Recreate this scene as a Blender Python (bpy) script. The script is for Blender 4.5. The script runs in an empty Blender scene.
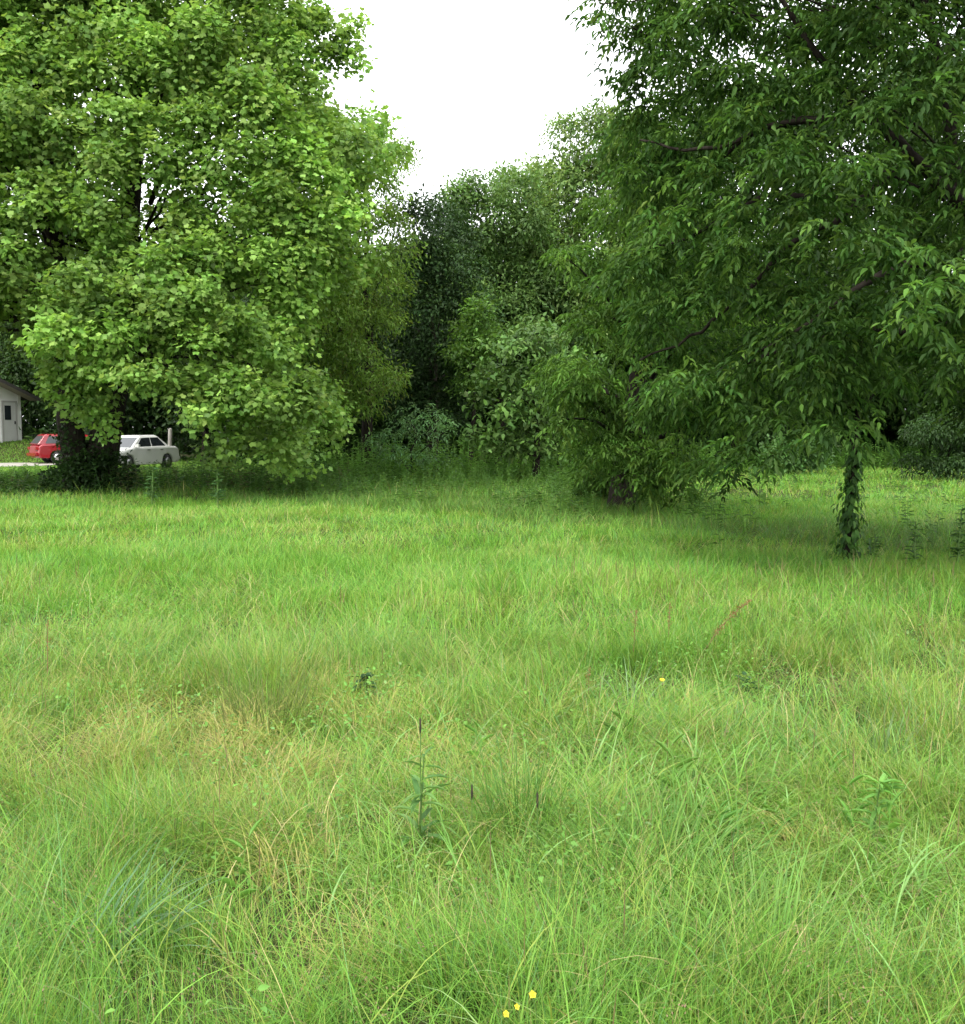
import bpy, bmesh, math, random
import numpy as np
from mathutils import Vector, Matrix

# ------------------------------------------------------------------ camera, sky, sun, exposure
W, H, F = 965, 1024, 1034.0
EYE = 1.65
PITCH = math.atan(82.0 / F)
scn = bpy.context.scene
C = scn.collection
cam = bpy.data.cameras.new('camera')
cam.sensor_fit = 'HORIZONTAL'
cam.sensor_width = 36.0
cam.lens = 36.0 * F / W
cam.clip_start = 0.05
cam.clip_end = 6000
camo = bpy.data.objects.new('camera', cam)
C.objects.link(camo)
camo.location = (0, 0, EYE)
camo.rotation_euler = (math.pi / 2 - PITCH, 0, 0)
scn.camera = camo

SUN_EL, SUN_AZ = math.radians(58), math.radians(205)      # azimuth clockwise from +Y: behind the camera, to its left
world = bpy.data.worlds.new('World')
scn.world = world
world.use_nodes = True
wn, wl = world.node_tree.nodes, world.node_tree.links
wn.clear()
sky = wn.new('ShaderNodeTexSky')
sky.sky_type = 'NISHITA'
sky.sun_disc = False
sky.sun_elevation = SUN_EL
sky.sun_rotation = SUN_AZ
sky.air_density = 1.0
sky.dust_density = 4.0
mixs = wn.new('ShaderNodeMix')
mixs.data_type = 'RGBA'
mixs.inputs[0].default_value = 0.86                      # thin bright overcast over the blue
mixs.inputs[7].default_value = (11.0, 11.2, 11.3, 1)
wl.new(sky.outputs[0], mixs.inputs[6])
bg = wn.new('ShaderNodeBackground')
bg.inputs[1].default_value = 0.11
wl.new(mixs.outputs[2], bg.inputs[0])
wo = wn.new('ShaderNodeOutputWorld')
wl.new(bg.outputs[0], wo.inputs[0])

sun = bpy.data.lights.new('sun', 'SUN')
sun.energy = 1.5
sun.angle = math.radians(20)
sun.color = (1.0, 0.96, 0.88)
suno = bpy.data.objects.new('sun', sun)
C.objects.link(suno)
suno.location = (0, 0, 40)
sd = Vector((math.sin(SUN_AZ) * math.cos(SUN_EL), math.cos(SUN_AZ) * math.cos(SUN_EL), math.sin(SUN_EL)))
suno.rotation_euler = sd.to_track_quat('Z', 'Y').to_euler()

scn.view_settings.view_transform = 'Standard'
scn.view_settings.look = 'None'
scn.view_settings.exposure = 1.5
scn.view_settings.gamma = 1
scn.render.engine = 'CYCLES'
cy = scn.cycles
cy.use_denoising = True
cy.denoiser = 'OPENIMAGEDENOISE'
cy.max_bounces = 6
cy.diffuse_bounces = 3
cy.glossy_bounces = 2
cy.transmission_bounces = 3
cy.transparent_max_bounces = 4
cy.use_adaptive_sampling = True
cy.adaptive_threshold = 0.015

rng = np.random.default_rng(7)
random.seed(7)

# ------------------------------------------------------------------ helpers
def at(px, py, Y):
    """world point on the sight line of photo pixel (px, py) at distance Y along +Y"""
    u, v = (px - 482.5) / F, (512.0 - py) / F
    d = Vector((u, math.cos(PITCH) + v * math.sin(PITCH), v * math.cos(PITCH) - math.sin(PITCH)))
    s = Y / d.y
    return Vector((d.x * s, Y, EYE + d.z * s))

def sstep(a, b, x):
    t = np.clip((x - a) / (b - a), 0, 1)
    return t * t * (3 - 2 * t)

def vnoise(x, y, scale, seed=0):
    r = np.random.default_rng(seed + 1000)
    T = r.random((256, 256))
    x = np.asarray(x, float) / scale + 57.3
    y = np.asarray(y, float) / scale + 31.7
    xi, yi = np.floor(x).astype(int), np.floor(y).astype(int)
    fx, fy = x - xi, y - yi
    fx, fy = fx * fx * (3 - 2 * fx), fy * fy * (3 - 2 * fy)
    g = lambda a, b: T[(xi + a) % 256, (yi + b) % 256]
    return (g(0, 0) * (1 - fx) + g(1, 0) * fx) * (1 - fy) + (g(0, 1) * (1 - fx) + g(1, 1) * fx) * fy

def terrain(x, y):
    x = np.asarray(x, float); y = np.asarray(y, float)
    h = 0.10 * (vnoise(x, y, 3.0, 3) - 0.5) + 0.06 * (vnoise(x, y, 1.1, 4) - 0.5)
    h = h * np.where(y > 38, 0.4, 1.0)
    h = h + 1.05 * sstep(49.5, 57.0, y) * sstep(-20.5, -24.5, x) * np.where(y > 49, 1, 0)
    return h

def tz(x, y):
    return float(terrain(np.array([x]), np.array([y]))[0])

def nrm(v):
    return v / np.maximum(np.linalg.norm(v, axis=-1, keepdims=True), 1e-9)

def make_mesh(name, verts, faces, mat, cols=None, smooth=False, parent=None, matidx=None):
    """faces: int array (n,3) or (n,4)"""
    me = bpy.data.meshes.new(name)
    verts = np.ascontiguousarray(verts, np.float32)
    faces = np.ascontiguousarray(faces, np.int32)
    k = faces.shape[1]
    me.vertices.add(len(verts)); me.vertices.foreach_set('co', verts.ravel())
    me.loops.add(faces.size); me.loops.foreach_set('vertex_index', faces.ravel())
    me.polygons.add(len(faces))
    me.polygons.foreach_set('loop_start', np.arange(0, faces.size, k, dtype=np.int32))
    if smooth:
        me.polygons.foreach_set('use_smooth', np.ones(len(faces), bool))
    for m in (mat if isinstance(mat, (list, tuple)) else [mat]):
        me.materials.append(m)
    if matidx is not None:
        me.polygons.foreach_set('material_index', np.ascontiguousarray(matidx, np.int32))
    if cols is not None:
        a = me.attributes.new('tint', 'FLOAT_COLOR', 'POINT')
        c4 = np.ones((len(verts), 4), np.float32); c4[:, :3] = cols
        a.data.foreach_set('color', c4.ravel())
    me.update(calc_edges=True)
    o = bpy.data.objects.new(name, me)
    C.objects.link(o)
    if parent is not None:
        o.parent = parent
    return o

def bm_obj(name, bm, mat, parent=None, smooth=False, loc=None):
    me = bpy.data.meshes.new(name)
    bmesh.ops.recalc_face_normals(bm, faces=bm.faces)
    bm.to_mesh(me); bm.free()
    me.materials.append(mat)
    if smooth:
        me.polygons.foreach_set('use_smooth', np.ones(len(me.polygons), bool))
    o = bpy.data.objects.new(name, me)
    C.objects.link(o)
    if parent is not None:
        o.parent = parent
    if loc is not None:
        o.location = loc
    return o

def tag(o, label=None, cat=None, group=None, kind=None):
    if label: o['label'] = label
    if cat: o['category'] = cat
    if group: o['group'] = group
    if kind: o['kind'] = kind
    return o

def thing(name, loc, label, cat, group=None, rz=0.0):
    o = bpy.data.objects.new(name, None)
    o.empty_display_size = 0.3
    C.objects.link(o)
    o.location = loc
    o.rotation_euler = (0, 0, rz)
    return tag(o, label, cat, group)

class Batch:
    """collects same-sized faces with per-vertex tints"""
    def __init__(s): s.v, s.f, s.c, s.n = [], [], [], 0
    def add(s, v, f, c):
        s.v.append(v); s.f.append(f + s.n); s.c.append(c); s.n += len(v)
    def arrays(s):
        return np.concatenate(s.v), np.concatenate(s.f), np.concatenate(s.c)
    def build(s, name, mat, parent=None, smooth=False):
        v, f, c = s.arrays()
        if parent is not None:
            v = v - np.array(parent.location)
        return make_mesh(name, v, f, mat, c, smooth, parent)

# ------------------------------------------------------------------ materials
def mat_new(name):
    m = bpy.data.materials.new(name); m.use_nodes = True
    n, l = m.node_tree.nodes, m.node_tree.links
    n.clear()
    out = n.new('ShaderNodeOutputMaterial')
    return m, n, l, out

def leaf_mat(name, rough=0.5, spec=0.3, trans=0.4, boost=(1.25, 1.2, 0.8)):
    m, n, l, out = mat_new(name)
    a = n.new('ShaderNodeAttribute'); a.attribute_name = 'tint'
    p = n.new('ShaderNodeBsdfPrincipled')
    p.inputs['Roughness'].default_value = rough
    p.inputs['Specular IOR Level'].default_value = spec
    t = n.new('ShaderNodeBsdfTranslucent')
    mul = n.new('ShaderNodeMix'); mul.data_type = 'RGBA'; mul.blend_type = 'MULTIPLY'
    mul.inputs[0].default_value = 1.0
    mul.inputs[7].default_value = (*boost, 1)
    l.new(a.outputs['Color'], p.inputs['Base Color'])
    l.new(a.outputs['Color'], mul.inputs[6])
    l.new(mul.outputs[2], t.inputs['Color'])
    mx = n.new('ShaderNodeMixShader'); mx.inputs[0].default_value = trans
    l.new(p.outputs[0], mx.inputs[1]); l.new(t.outputs[0], mx.inputs[2])
    l.new(mx.outputs[0], out.inputs[0])
    return m

def noise_mat(name, c1, c2, scale=4.0, rough=0.85, detail=6.0, bump=0.0, spec=0.2, stretch=None):
    m, n, l, out = mat_new(name)
    tc = n.new('ShaderNodeTexCoord')
    nz = n.new('ShaderNodeTexNoise'); nz.inputs['Scale'].default_value = scale; nz.inputs['Detail'].default_value = detail
    if stretch:
        mp = n.new('ShaderNodeMapping'); mp.inputs['Scale'].default_value = stretch
        l.new(tc.outputs['Object'], mp.inputs[0]); l.new(mp.outputs[0], nz.inputs[0])
    else:
        l.new(tc.outputs['Object'], nz.inputs[0])
    r = n.new('ShaderNodeValToRGB')
    r.color_ramp.elements[0].position = 0.3; r.color_ramp.elements[0].color = (*c1, 1)
    r.color_ramp.elements[1].position = 0.7; r.color_ramp.elements[1].color = (*c2, 1)
    l.new(nz.outputs[0], r.inputs[0])
    p = n.new('ShaderNodeBsdfPrincipled')
    p.inputs['Roughness'].default_value = rough
    p.inputs['Specular IOR Level'].default_value = spec
    l.new(r.outputs[0], p.inputs['Base Color'])
    if bump:
        b = n.new('ShaderNodeBump'); b.inputs['Strength'].default_value = bump
        l.new(nz.outputs[0], b.inputs['Height']); l.new(b.outputs[0], p.inputs['Normal'])
    l.new(p.outputs[0], out.inputs[0])
    return m

def paint_mat(name, col, rough=0.3, metal=0.0, coat=0.0, spec=0.5):
    m, n, l, out = mat_new(name)
    tc = n.new('ShaderNodeTexCoord')
    nz = n.new('ShaderNodeTexNoise'); nz.inputs['Scale'].default_value = 3.0
    l.new(tc.outputs['Object'], nz.inputs[0])
    mx = n.new('ShaderNodeMix'); mx.data_type = 'RGBA'
    mx.inputs[6].default_value = (*[c * 0.86 for c in col], 1)
    mx.inputs[7].default_value = (*col, 1)
    l.new(nz.outputs[0], mx.inputs[0])
    p = n.new('ShaderNodeBsdfPrincipled')
    l.new(mx.outputs[2], p.inputs['Base Color'])
    p.inputs['Roughness'].default_value = rough
    p.inputs['Metallic'].default_value = metal
    p.inputs['Coat Weight'].default_value = coat
    p.inputs['Specular IOR Level'].default_value = spec
    l.new(p.outputs[0], out.inputs[0])
    return m

M_LEAF = leaf_mat('leaf', 0.5, 0.2, 0.42)
M_DROOP = leaf_mat('drooping_leaf', 0.55, 0.1, 0.45)
M_GLOSSY = leaf_mat('glossy_leaf', 0.5, 0.14, 0.25)
M_GRASS = leaf_mat('grass_blade', 0.5, 0.2, 0.35, (1.2, 1.15, 0.8))
M_BARK = noise_mat('bark', (0.010, 0.008, 0.006), (0.034, 0.028, 0.022), 6.0, 0.95, 8, 0.6, 0.1, (3, 3, 0.6))
M_BARKG = noise_mat('grey_bark', (0.03, 0.027, 0.022), (0.11, 0.10, 0.085), 6.0, 0.95, 8, 0.6, 0.1, (3, 3, 0.6))
M_SOIL = noise_mat('soil', (0.018, 0.022, 0.008), (0.05, 0.055, 0.018), 5.0, 0.95, 8, 0.3, 0.1)

# ------------------------------------------------------------------ ground: one sheet to the horizon
def ground_mesh():
    xs = np.concatenate([[-3000, -800, -300, -120, -70], np.arange(-45, 45.1, 0.5), [70, 120, 300, 800, 3000]])
    ys = np.concatenate([[-2000, -400, -80, -20, -5], np.arange(0, 70.1, 0.5), [90, 130, 300, 900, 3500]])
    X, Y = np.meshgrid(xs, ys)
    Z = terrain(X, Y)
    nx, ny = len(xs), len(ys)
    v = np.stack([X, Y, Z], -1).reshape(-1, 3)
    i = np.arange(ny - 1)[:, None] * nx + np.arange(nx - 1)[None]
    i = i.ravel()
    return make_mesh('ground', v, np.stack([i, i + 1, i + nx + 1, i + nx], -1), M_SOIL, smooth=True)
tag(ground_mesh(), kind='structure')

# driveway, a pale strip of worn concrete laid on the lawn
def driveway():
    M = noise_mat('worn_concrete', (0.20, 0.19, 0.165), (0.36, 0.34, 0.30), 2.5, 0.9, 8, 0.2)
    p0, p1 = np.array([-40.0, 45.0]), np.array([-19.6, 48.6])
    n = 30; vs = []
    for i in range(n + 1):
        c = p0 + (p1 - p0) * i / n
        hw = 2.3 + 0.25 * (vnoise(c[0], c[1], 1.5, 8) - 0.5)
        for s in (-1, -0.33, 0.33, 1):
            x, y = c[0] + s * hw * 0.1, c[1] + s * hw * (1 + 0.1 * random.uniform(-1, 1))
            vs.append((x, y, tz(x, y) + 0.05))
    f = []
    for i in range(n):
        for j in range(3):
            a = i * 4 + j
            f.append((a, a + 4, a + 5, a + 1))
    tag(make_mesh('driveway', np.array(vs), np.array(f), M, smooth=True), kind='structure')
driveway()

# ------------------------------------------------------------------ tubes
def tube(pts, radii, ns=7):
    pts = np.asarray(pts, float); radii = np.asarray(radii, float)
    n = len(pts)
    T = nrm(np.gradient(pts, axis=0))
    ref = np.array([0.31, 0.93, 0.2]) if abs(T[0, 2]) > 0.6 else np.array([0.1, 0.2, 1.0])
    A = nrm(np.cross(T, ref)); B = np.cross(T, A)
    th = np.linspace(0, 2 * np.pi, ns, endpoint=False)
    ring = (np.cos(th)[None, :, None] * A[:, None] + np.sin(th)[None, :, None] * B[:, None]) * radii[:, None, None]
    v = (pts[:, None] + ring).reshape(-1, 3)
    f = []
    for i in range(n - 1):
        for j in range(ns):
            k = (j + 1) % ns
            f.append((i * ns + j, i * ns + k, (i + 1) * ns + k, (i + 1) * ns + j))
    return v, np.array(f)

def bez(p0, p1, p2, n=8, jit=0.0):
    t = np.linspace(0, 1, n)[:, None]
    p = (1 - t) ** 2 * np.asarray(p0) + 2 * t * (1 - t) * np.asarray(p1) + t * t * np.asarray(p2)
    if jit:
        j = rng.normal(0, jit, p.shape); j[0] = 0
        p = p + j
    return p

class Wood:
    def __init__(s): s.v, s.f, s.n = [], [], 0
    def add(s, pts, radii, ns=7):
        v, f = tube(pts, radii, ns); s.v.append(v); s.f.append(f + s.n); s.n += len(v)
    def build(s, name, mat, parent):
        return make_mesh(name, np.concatenate(s.v) - np.array(parent.location), np.concatenate(s.f), mat, None, True, parent)

# ------------------------------------------------------------------ leaves
T_OVAL = (np.array([[0, 0, 0], [.42, .5, .09], [1, 0, -.14], [.42, -.5, .09]]), np.array([[0, 2, 1], [0, 3, 2]]))
T_STEM = (np.array([[-.02, -.5, 0], [-.02, .5, 0], [1, .3, 0], [1, -.3, 0]]), np.array([[0, 2, 1], [0, 3, 2]]))
T_LONG = (np.array([[0, 0, 0], [.28, .46, .07], [.68, .34, 0], [1, 0, -.22], [.68, -.34, 0], [.28, -.46, .07], [.48, 0, -.02]]),
          np.array([[6, 1, 0], [6, 2, 1], [6, 3, 2], [6, 4, 3], [6, 5, 4], [6, 0, 5]]))
T_LOBED = (np.array([[0, 0, -.02], [.30, .56, .08], [.92, .40, -.10], [.72, 0, -.05], [.92, -.40, -.10], [.30, -.56, .08]]),
           np.array([[0, 2, 1], [0, 3, 2], [0, 4, 3], [0, 5, 4]]))
T_LANCE = (np.array([[0, 0, 0], [.35, .5, .05], [.7, .36, -.04], [1, 0, -.25], [.7, -.36, -.04], [.35, -.5, .05]]),
           np.array([[0, 2, 1], [0, 3, 2], [0, 4, 3], [0, 5, 4]]))

def leaves(batch, P, U, N, size, aspect, tmpl, col):
    tv, tf = tmpl
    U = nrm(U); S = nrm(np.cross(N, U)); N = np.cross(U, S)
    size = np.broadcast_to(size, (len(P),))[:, None, None]
    v = P[:, None] + size * (tv[None, :, 0:1] * U[:, None] + aspect * tv[None, :, 1:2] * S[:, None] + tv[None, :, 2:3] * N[:, None])
    k = len(tv)
    f = (tf[None] + (np.arange(len(P)) * k)[:, None, None]).reshape(-1, 3)
    batch.add(v.reshape(-1, 3), f, np.repeat(col, k, axis=0))

def shade(n, cols, wts, var=0.12):
    cols = np.asarray(cols, float)
    i = rng.choice(len(cols), n, p=np.asarray(wts) / np.sum(wts))
    c = cols[i]
    return np.clip(c * (1 + rng.normal(0, var, (n, 1))) * (1 + rng.normal(0, var * 0.35, (n, 3))), 0.002, 1)

def sphere_dirs(n):
    return nrm(rng.normal(size=(n, 3)))

def lobe_shoots(lobes, axis, dens, bias_up=0.35, bias_out=0.4, depth=0.45):
    """lobes: rows (x,y,z,rx,ry,rz). Returns shoot points, outward directions and lobe index."""
    Ps, Ds, Is = [], [], []
    for i, L in enumerate(lobes):
        c, R = np.array(L[:3]), np.array(L[3:6])
        n = max(4, int(dens * 4 * math.pi * (R[0] * R[1] + R[0] * R[2] + R[1] * R[2]) / 3))
        d = sphere_dirs(n)
        out = c - np.array([axis[0], axis[1], c[2] - 0.3]); out = out / max(np.linalg.norm(out), 0.5)
        d = nrm(d + bias_up * np.array([0, 0, 1]) + bias_out * out)
        bump = 1 + 0.28 * np.sin(d @ rng.normal(0, 3.2, 3) + rng.uniform(0, 6)) + 0.15 * np.sin(d @ rng.normal(0, 7, 3))
        rr = (1 - depth * rng.random(n) ** 1.6) * bump * np.where(rng.random(n) < 0.07, rng.uniform(1.05, 1.4, n), 1)
        Ps.append(c + d * R * rr[:, None]); Ds.append(d); Is.append(np.full(n, i))
    return np.concatenate(Ps), np.concatenate(Ds), np.concatenate(Is)

def simple_crown(parent, lobes, axis, dens, per, size, cols, wts, mat=M_LEAF, tmpl=T_OVAL, aspect=0.6, spread=0.14, droop=0.25,
                 up=0.8, var=0.13, bias_up=0.35, bias_out=0.4, depth=0.45, name='crown'):
    b = Batch()
    P, D, I = lobe_shoots(lobes, axis, dens, bias_up, bias_out, depth)
    lt = 1 + rng.normal(0, 0.16, len(lobes)).clip(-.35, .4)                   # each branch has its own leaf tone
    n = len(P)
    sc = shade(n, cols, wts, var)
    for k in range(per):
        U = nrm(D * 0.7 + rng.normal(0, 0.6, (n, 3)) - np.array([0, 0, droop]))
        N = nrm(np.array([0, 0, up]) + D * 0.55 + rng.normal(0, 0.35, (n, 3)))
        Q = P + rng.normal(0, spread, (n, 3)) * np.array([1, 1, 0.8])
        col = np.clip(sc * lt[I][:, None] * (1 + rng.normal(0, 0.08, (n, 1))), 0.002, 1)
        leaves(b, Q, U, N, size * rng.uniform(0.65, 1.15, n), aspect, tmpl, col)
    return b.build(name, mat, parent)

def compound_crown(parent, lobes, axis, dens, rach, size, cols, wts, mat=M_DROOP, aspect=0.32, droop=0.55, tmpl=T_LANCE, pairs=(0.3, 0.55, 0.8),
                   var=0.14, bias_up=0.2, bias_out=0.3, depth=0.6, name='crown', per=3):
    b = Batch()
    P0, D0, I0 = lobe_shoots(lobes, axis, dens, bias_up, bias_out, depth)
    lt = 1 + rng.normal(0, 0.16, len(lobes)).clip(-.35, .4)
    for s in range(per):                                        # several leaves leave each twig end
        P = P0 + rng.normal(0, 0.06, P0.shape); D = D0; n = len(P)
        ang = rng.uniform(0, 2 * math.pi, n)
        hor = np.stack([np.cos(ang), np.sin(ang), np.zeros(n)], -1)
        U = nrm(D * np.array([1, 1, 0.5]) * 0.5 + hor * 0.8 - np.array([0, 0, 0.1]) + rng.normal(0, 0.25, (n, 3)))
        S = nrm(np.cross(np.array([0, 0, 1.0]), U)); 
        Lr = rach * rng.uniform(0.7, 1.25, n)
        sc = shade(n, cols, wts, var) * lt[I0][:, None]
        for t in pairs:
            for sg in (-1, 1):
                Q = P + U * (Lr * t)[:, None] - np.array([0, 0, 1]) * (Lr * t * t * 0.45)[:, None]
                A = nrm(U * 0.55 + S * sg * 0.75 - np.array([0, 0, droop]) * rng.uniform(0.1, 1.8, (n, 1)) + rng.normal(0, 0.22, (n, 3)))
                N = nrm(np.array([0, 0, 0.8]) + S * sg * 0.5 + rng.normal(0, 0.2, (n, 3)) + A * 0.1)
                leaves(b, Q, A, N, size * rng.uniform(0.5, 1.2, n) * (0.8 + 0.3 * t), aspect, tmpl, np.clip(sc * (1 + rng.normal(0, 0.06, (n, 1))), 0.002, 1))
        Q = P + U * Lr[:, None] - np.array([0, 0, 1]) * (Lr * 0.45)[:, None]
        A = nrm(U * 0.8 - np.array([0, 0, droop * 1.2]) + rng.normal(0, 0.12, (n, 3)))
        leaves(b, Q, A, nrm(np.array([0, 0, 1.0]) + rng.normal(0, 0.25, (n, 3))), size * rng.uniform(0.8, 1.2, n), aspect, tmpl, sc)
    return b.build(name, mat, parent)

# ------------------------------------------------------------------ crowns outlined at their own distance
def inside(poly, x, y):
    poly = np.asarray(poly, float); r = False
    j = len(poly) - 1
    for i in range(len(poly)):
        xi, yi = poly[i]; xj, yj = poly[j]
        if (yi > y) != (yj > y) and x < (xj - xi) * (y - yi) / (yj - yi) + xi:
            r = not r
        j = i
    return r

def fill_lobes(poly, step, Yf, rpx, flat=0.8, jit=0.35, holes=(), keep=1.0):
    """lobes on a jittered grid over an outline, each at its own distance Yf(px,py)"""
    poly = np.asarray(poly, float)
    (x0, y0), (x1, y1) = poly.min(0), poly.max(0)
    out = []
    row = 0
    y = y0 + step * 0.3
    while y < y1:
        x = x0 + step * (0.2 + 0.5 * (row % 2))
        while x < x1:
            px, py = x + random.uniform(-jit, jit) * step, y + random.uniform(-jit, jit) * step
            if inside(poly, px, py) and not any((px - a) ** 2 + (py - b) ** 2 < c * c for a, b, c in holes) and random.random() < keep:
                Y = Yf(px, py) + 0.0
                p = at(px, py, Y)
                r = rpx * random.uniform(0.75, 1.2) * Y / F
                out.append((p.x, p.y, p.z, r, r, r * flat * random.uniform(0.85, 1.15)))
            x += step
        y += step * 0.9; row += 1
    return out

def limbs_to(wood, lobes, trunk_pts, trunk_r, frac=0.5, r0=0.5, zlo=0.3, tip=0.012, sag=0.15, ns=5):
    """boughs from the trunk out to a share of the lobes"""
    tp = np.asarray(trunk_pts)
    for L in lobes:
        if random.random() > frac: continue
        c = np.array(L[:3])
        z0, z1 = tp[0, 2], tp[-1, 2]
        d = math.hypot(c[0] - tp[0, 0], c[1] - tp[0, 1])
        z = np.clip(c[2] - 0.35 * d - random.uniform(0, 0.8), z0 + zlo * (z1 - z0), z1 - 0.05)
        k = int(np.argmin(abs(tp[:, 2] - z)))
        s = tp[k]; rs = trunk_r[k] * r0 * random.uniform(0.35, 0.7)
        mid = (s + c) / 2 + np.array([0, 0, sag * d]) + rng.normal(0, 0.06 * d + 0.05, 3)
        p = bez(s, mid, c, 8, 0.02 * d * 0.3)
        wood.add(p, np.linspace(rs, tip, 8) ** 1.0, ns)

# ------------------------------------------------------------------ the big pale green tree at the left
def left_tree():
    b = at(98, 484, 27.5)
    base = Vector((b.x, 27.5, tz(b.x, 27.5) - 0.1))
    t = thing('broadleaf_tree', base, 'big light green broadleaf tree with two dark stems in front of the white car', 'tree')
    poly = [(-300, 325), (0, 300), (28, 306), (45, 322), (62, 352), (80, 372), (105, 376), (118, 378), (150, 388), (182, 405), (205, 430), (262, 452),
            (292, 452), (312, 430), (318, 400), (292, 370), (296, 315), (338, 285), (346, 215), (368, 172), (365, 145), (340, 112), (316, 88),
            (302, 62), (290, 40), (278, 0), (250, -150), (120, -280), (-100, -260), (-260, -60)]
    holes = [(-999, 0, 1)]
    front = lambda x, y: 28.0 - 5.2 * math.sqrt(max(0.02, 1 - ((x - 120) / 330.0) ** 2)) * (0.55 + 0.45 * min(1, max(0, (y + 100) / 450.0))) + random.uniform(-0.6, 0.6)
    mid = lambda x, y: 27.5 + random.uniform(-1.5, 1.5)
    back = lambda x, y: 28.0 + 4.0 * math.sqrt(max(0.02, 1 - ((x - 120) / 330.0) ** 2)) + random.uniform(-1, 1)
    gaps = [(133, 178, 17), (58, 272, 21), (180, 45, 15), (200, 140, 15), (130, 235, 14), (38, 72, 18), (222, 15, 14), (95, 90, 12), (160, 215, 12), (118, 395, 20)]
    gaps_back = gaps + [(90, 95, 45), (205, 135, 48), (205, 30, 40), (140, 205, 40)]
    lobes = fill_lobes(poly, 36, front, 25, 0.72, holes=gaps)
    lobes += fill_lobes(poly, 54, mid, 32, 0.8, holes=gaps, keep=0.8)
    lobes += fill_lobes(poly, 66, back, 38, 0.8, holes=gaps_back, keep=0.75)
    for px, py, r in ((347, 30, 13), (352, 62, 13), (338, 50, 12), (392, 152, 10), (376, 128, 12), (366, 255, 13), (325, 415, 14), (330, 432, 12), (95, 400, 20), (60, 385, 18), (100, 425, 14), (85, 350, 22), (55, 350, 20), (75, 405, 16), (110, 365, 18), (50, 320, 20), (10, 308, 24), (-25, 298, 30), (32, 338, 15), (322, 38, 17), (326, 62, 15), (308, 20, 20), (90, 375, 20), (118, 345, 16), (290, 462, 18), (215, 455, 16)):
        p = at(px, py, 25.5); q = r * 25.5 / F
        lobes.append((p.x, p.y, p.z, q, q, q * 0.8))
    simple_crown(t, lobes, (base.x, base.y), 15.0, 10, 0.13, [(.185, .32, .062), (.15, .275, .052), (.24, .38, .088), (.12, .225, .045)], [4, 3, 2, 1],
                 M_LEAF, T_LOBED, 1.0, 0.15, 0.3, 0.7, bias_up=0.35, bias_out=0.35, depth=0.42)
    w = Wood()
    s1 = [np.array(at(px, py, Y)) for px, py, Y in ((96, 500, 27.5), (99, 470, 27.5), (106, 430, 27.5), (114, 390, 27.6), (121, 340, 27.6), (126, 260, 27.5), (131, 190, 27.4), (138, 110, 27.5), (146, 20, 27.5), (152, -120, 27.5))]
    r1 = [0.62, 0.47, 0.40, 0.36, 0.33, 0.29, 0.26, 0.20, 0.14, 0.05]
    w.add(s1, r1, 12)
    s2 = [np.array(at(px, py, Y)) for px, py, Y in ((82, 500, 27.3), (76, 462, 27.2), (66, 400, 27.0), (60, 330, 26.9), (57, 270, 26.8), (48, 180, 26.8), (36, 80, 26.9), (20, -60, 27))]
    r2 = [0.5, 0.34, 0.30, 0.28, 0.26, 0.2, 0.13, 0.05]
    w.add(s2, r2, 10)
    limbs_to(w, lobes, s1, r1, 0.3, 0.32, 0.28, 0.012, 0.12)
    limbs_to(w, [l for l in lobes if l[0] < base.x], s2, r2, 0.25, 0.32, 0.3, 0.012, 0.12)
    for pts in (((131, 190), (165, 150), (215, 140)), ((133, 160), (180, 190), (222, 155)), ((60, 290), (30, 230), (22, 70)), ((126, 260), (180, 215), (235, 160))):
        a, m, e = [np.array(at(px, py, 26.0)) for px, py in pts]
        w.add(bez(a + np.array([0, 1.5, 0]), m, e, 9, 0.04), np.linspace(0.07, 0.025, 9), 6)
    w.build('trunk', M_BARK, t)
    # dark creeper and suckers wrapped round the foot of the stems
    iv = tag(bpy.data.objects.new('ivy', None), 'dark ivy and suckers wrapped round the foot of the two stemmed tree', 'ivy')
    C.objects.link(iv); iv.location = base + Vector((-0.3, -0.7, 0))
    lb = []
    for px, py, r in ((64, 470, 13), (74, 448, 14), (66, 440, 10), (88, 470, 18), (110, 465, 16), (125, 478, 14), (78, 485, 16), (100, 488, 16), (54, 484, 9), (70, 425, 10)):
        p = at(px, py, 26.9); q = r * 26.9 / F
        lb.append((p.x, p.y + random.uniform(-.3, .3), p.z, q, q, q))
    simple_crown(iv, lb, (base.x, base.y), 45, 5, 0.11, [(.022, .05, .012), (.03, .07, .015)], [2, 1], M_LEAF, T_OVAL, 0.8, 0.1, name='foliage')
    for L in lb:
        sw = Wood(); f = np.array([L[0], L[1], tz(L[0], L[1])]); sw.add(bez(f, (f + np.array(L[:3])) / 2 + rng.normal(0, .1, 3), np.array(L[:3]), 5), [0.03, 0.027, 0.022, 0.017, 0.01], 5)
        sw.build('stem', M_BARK, iv)
left_tree()

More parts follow.
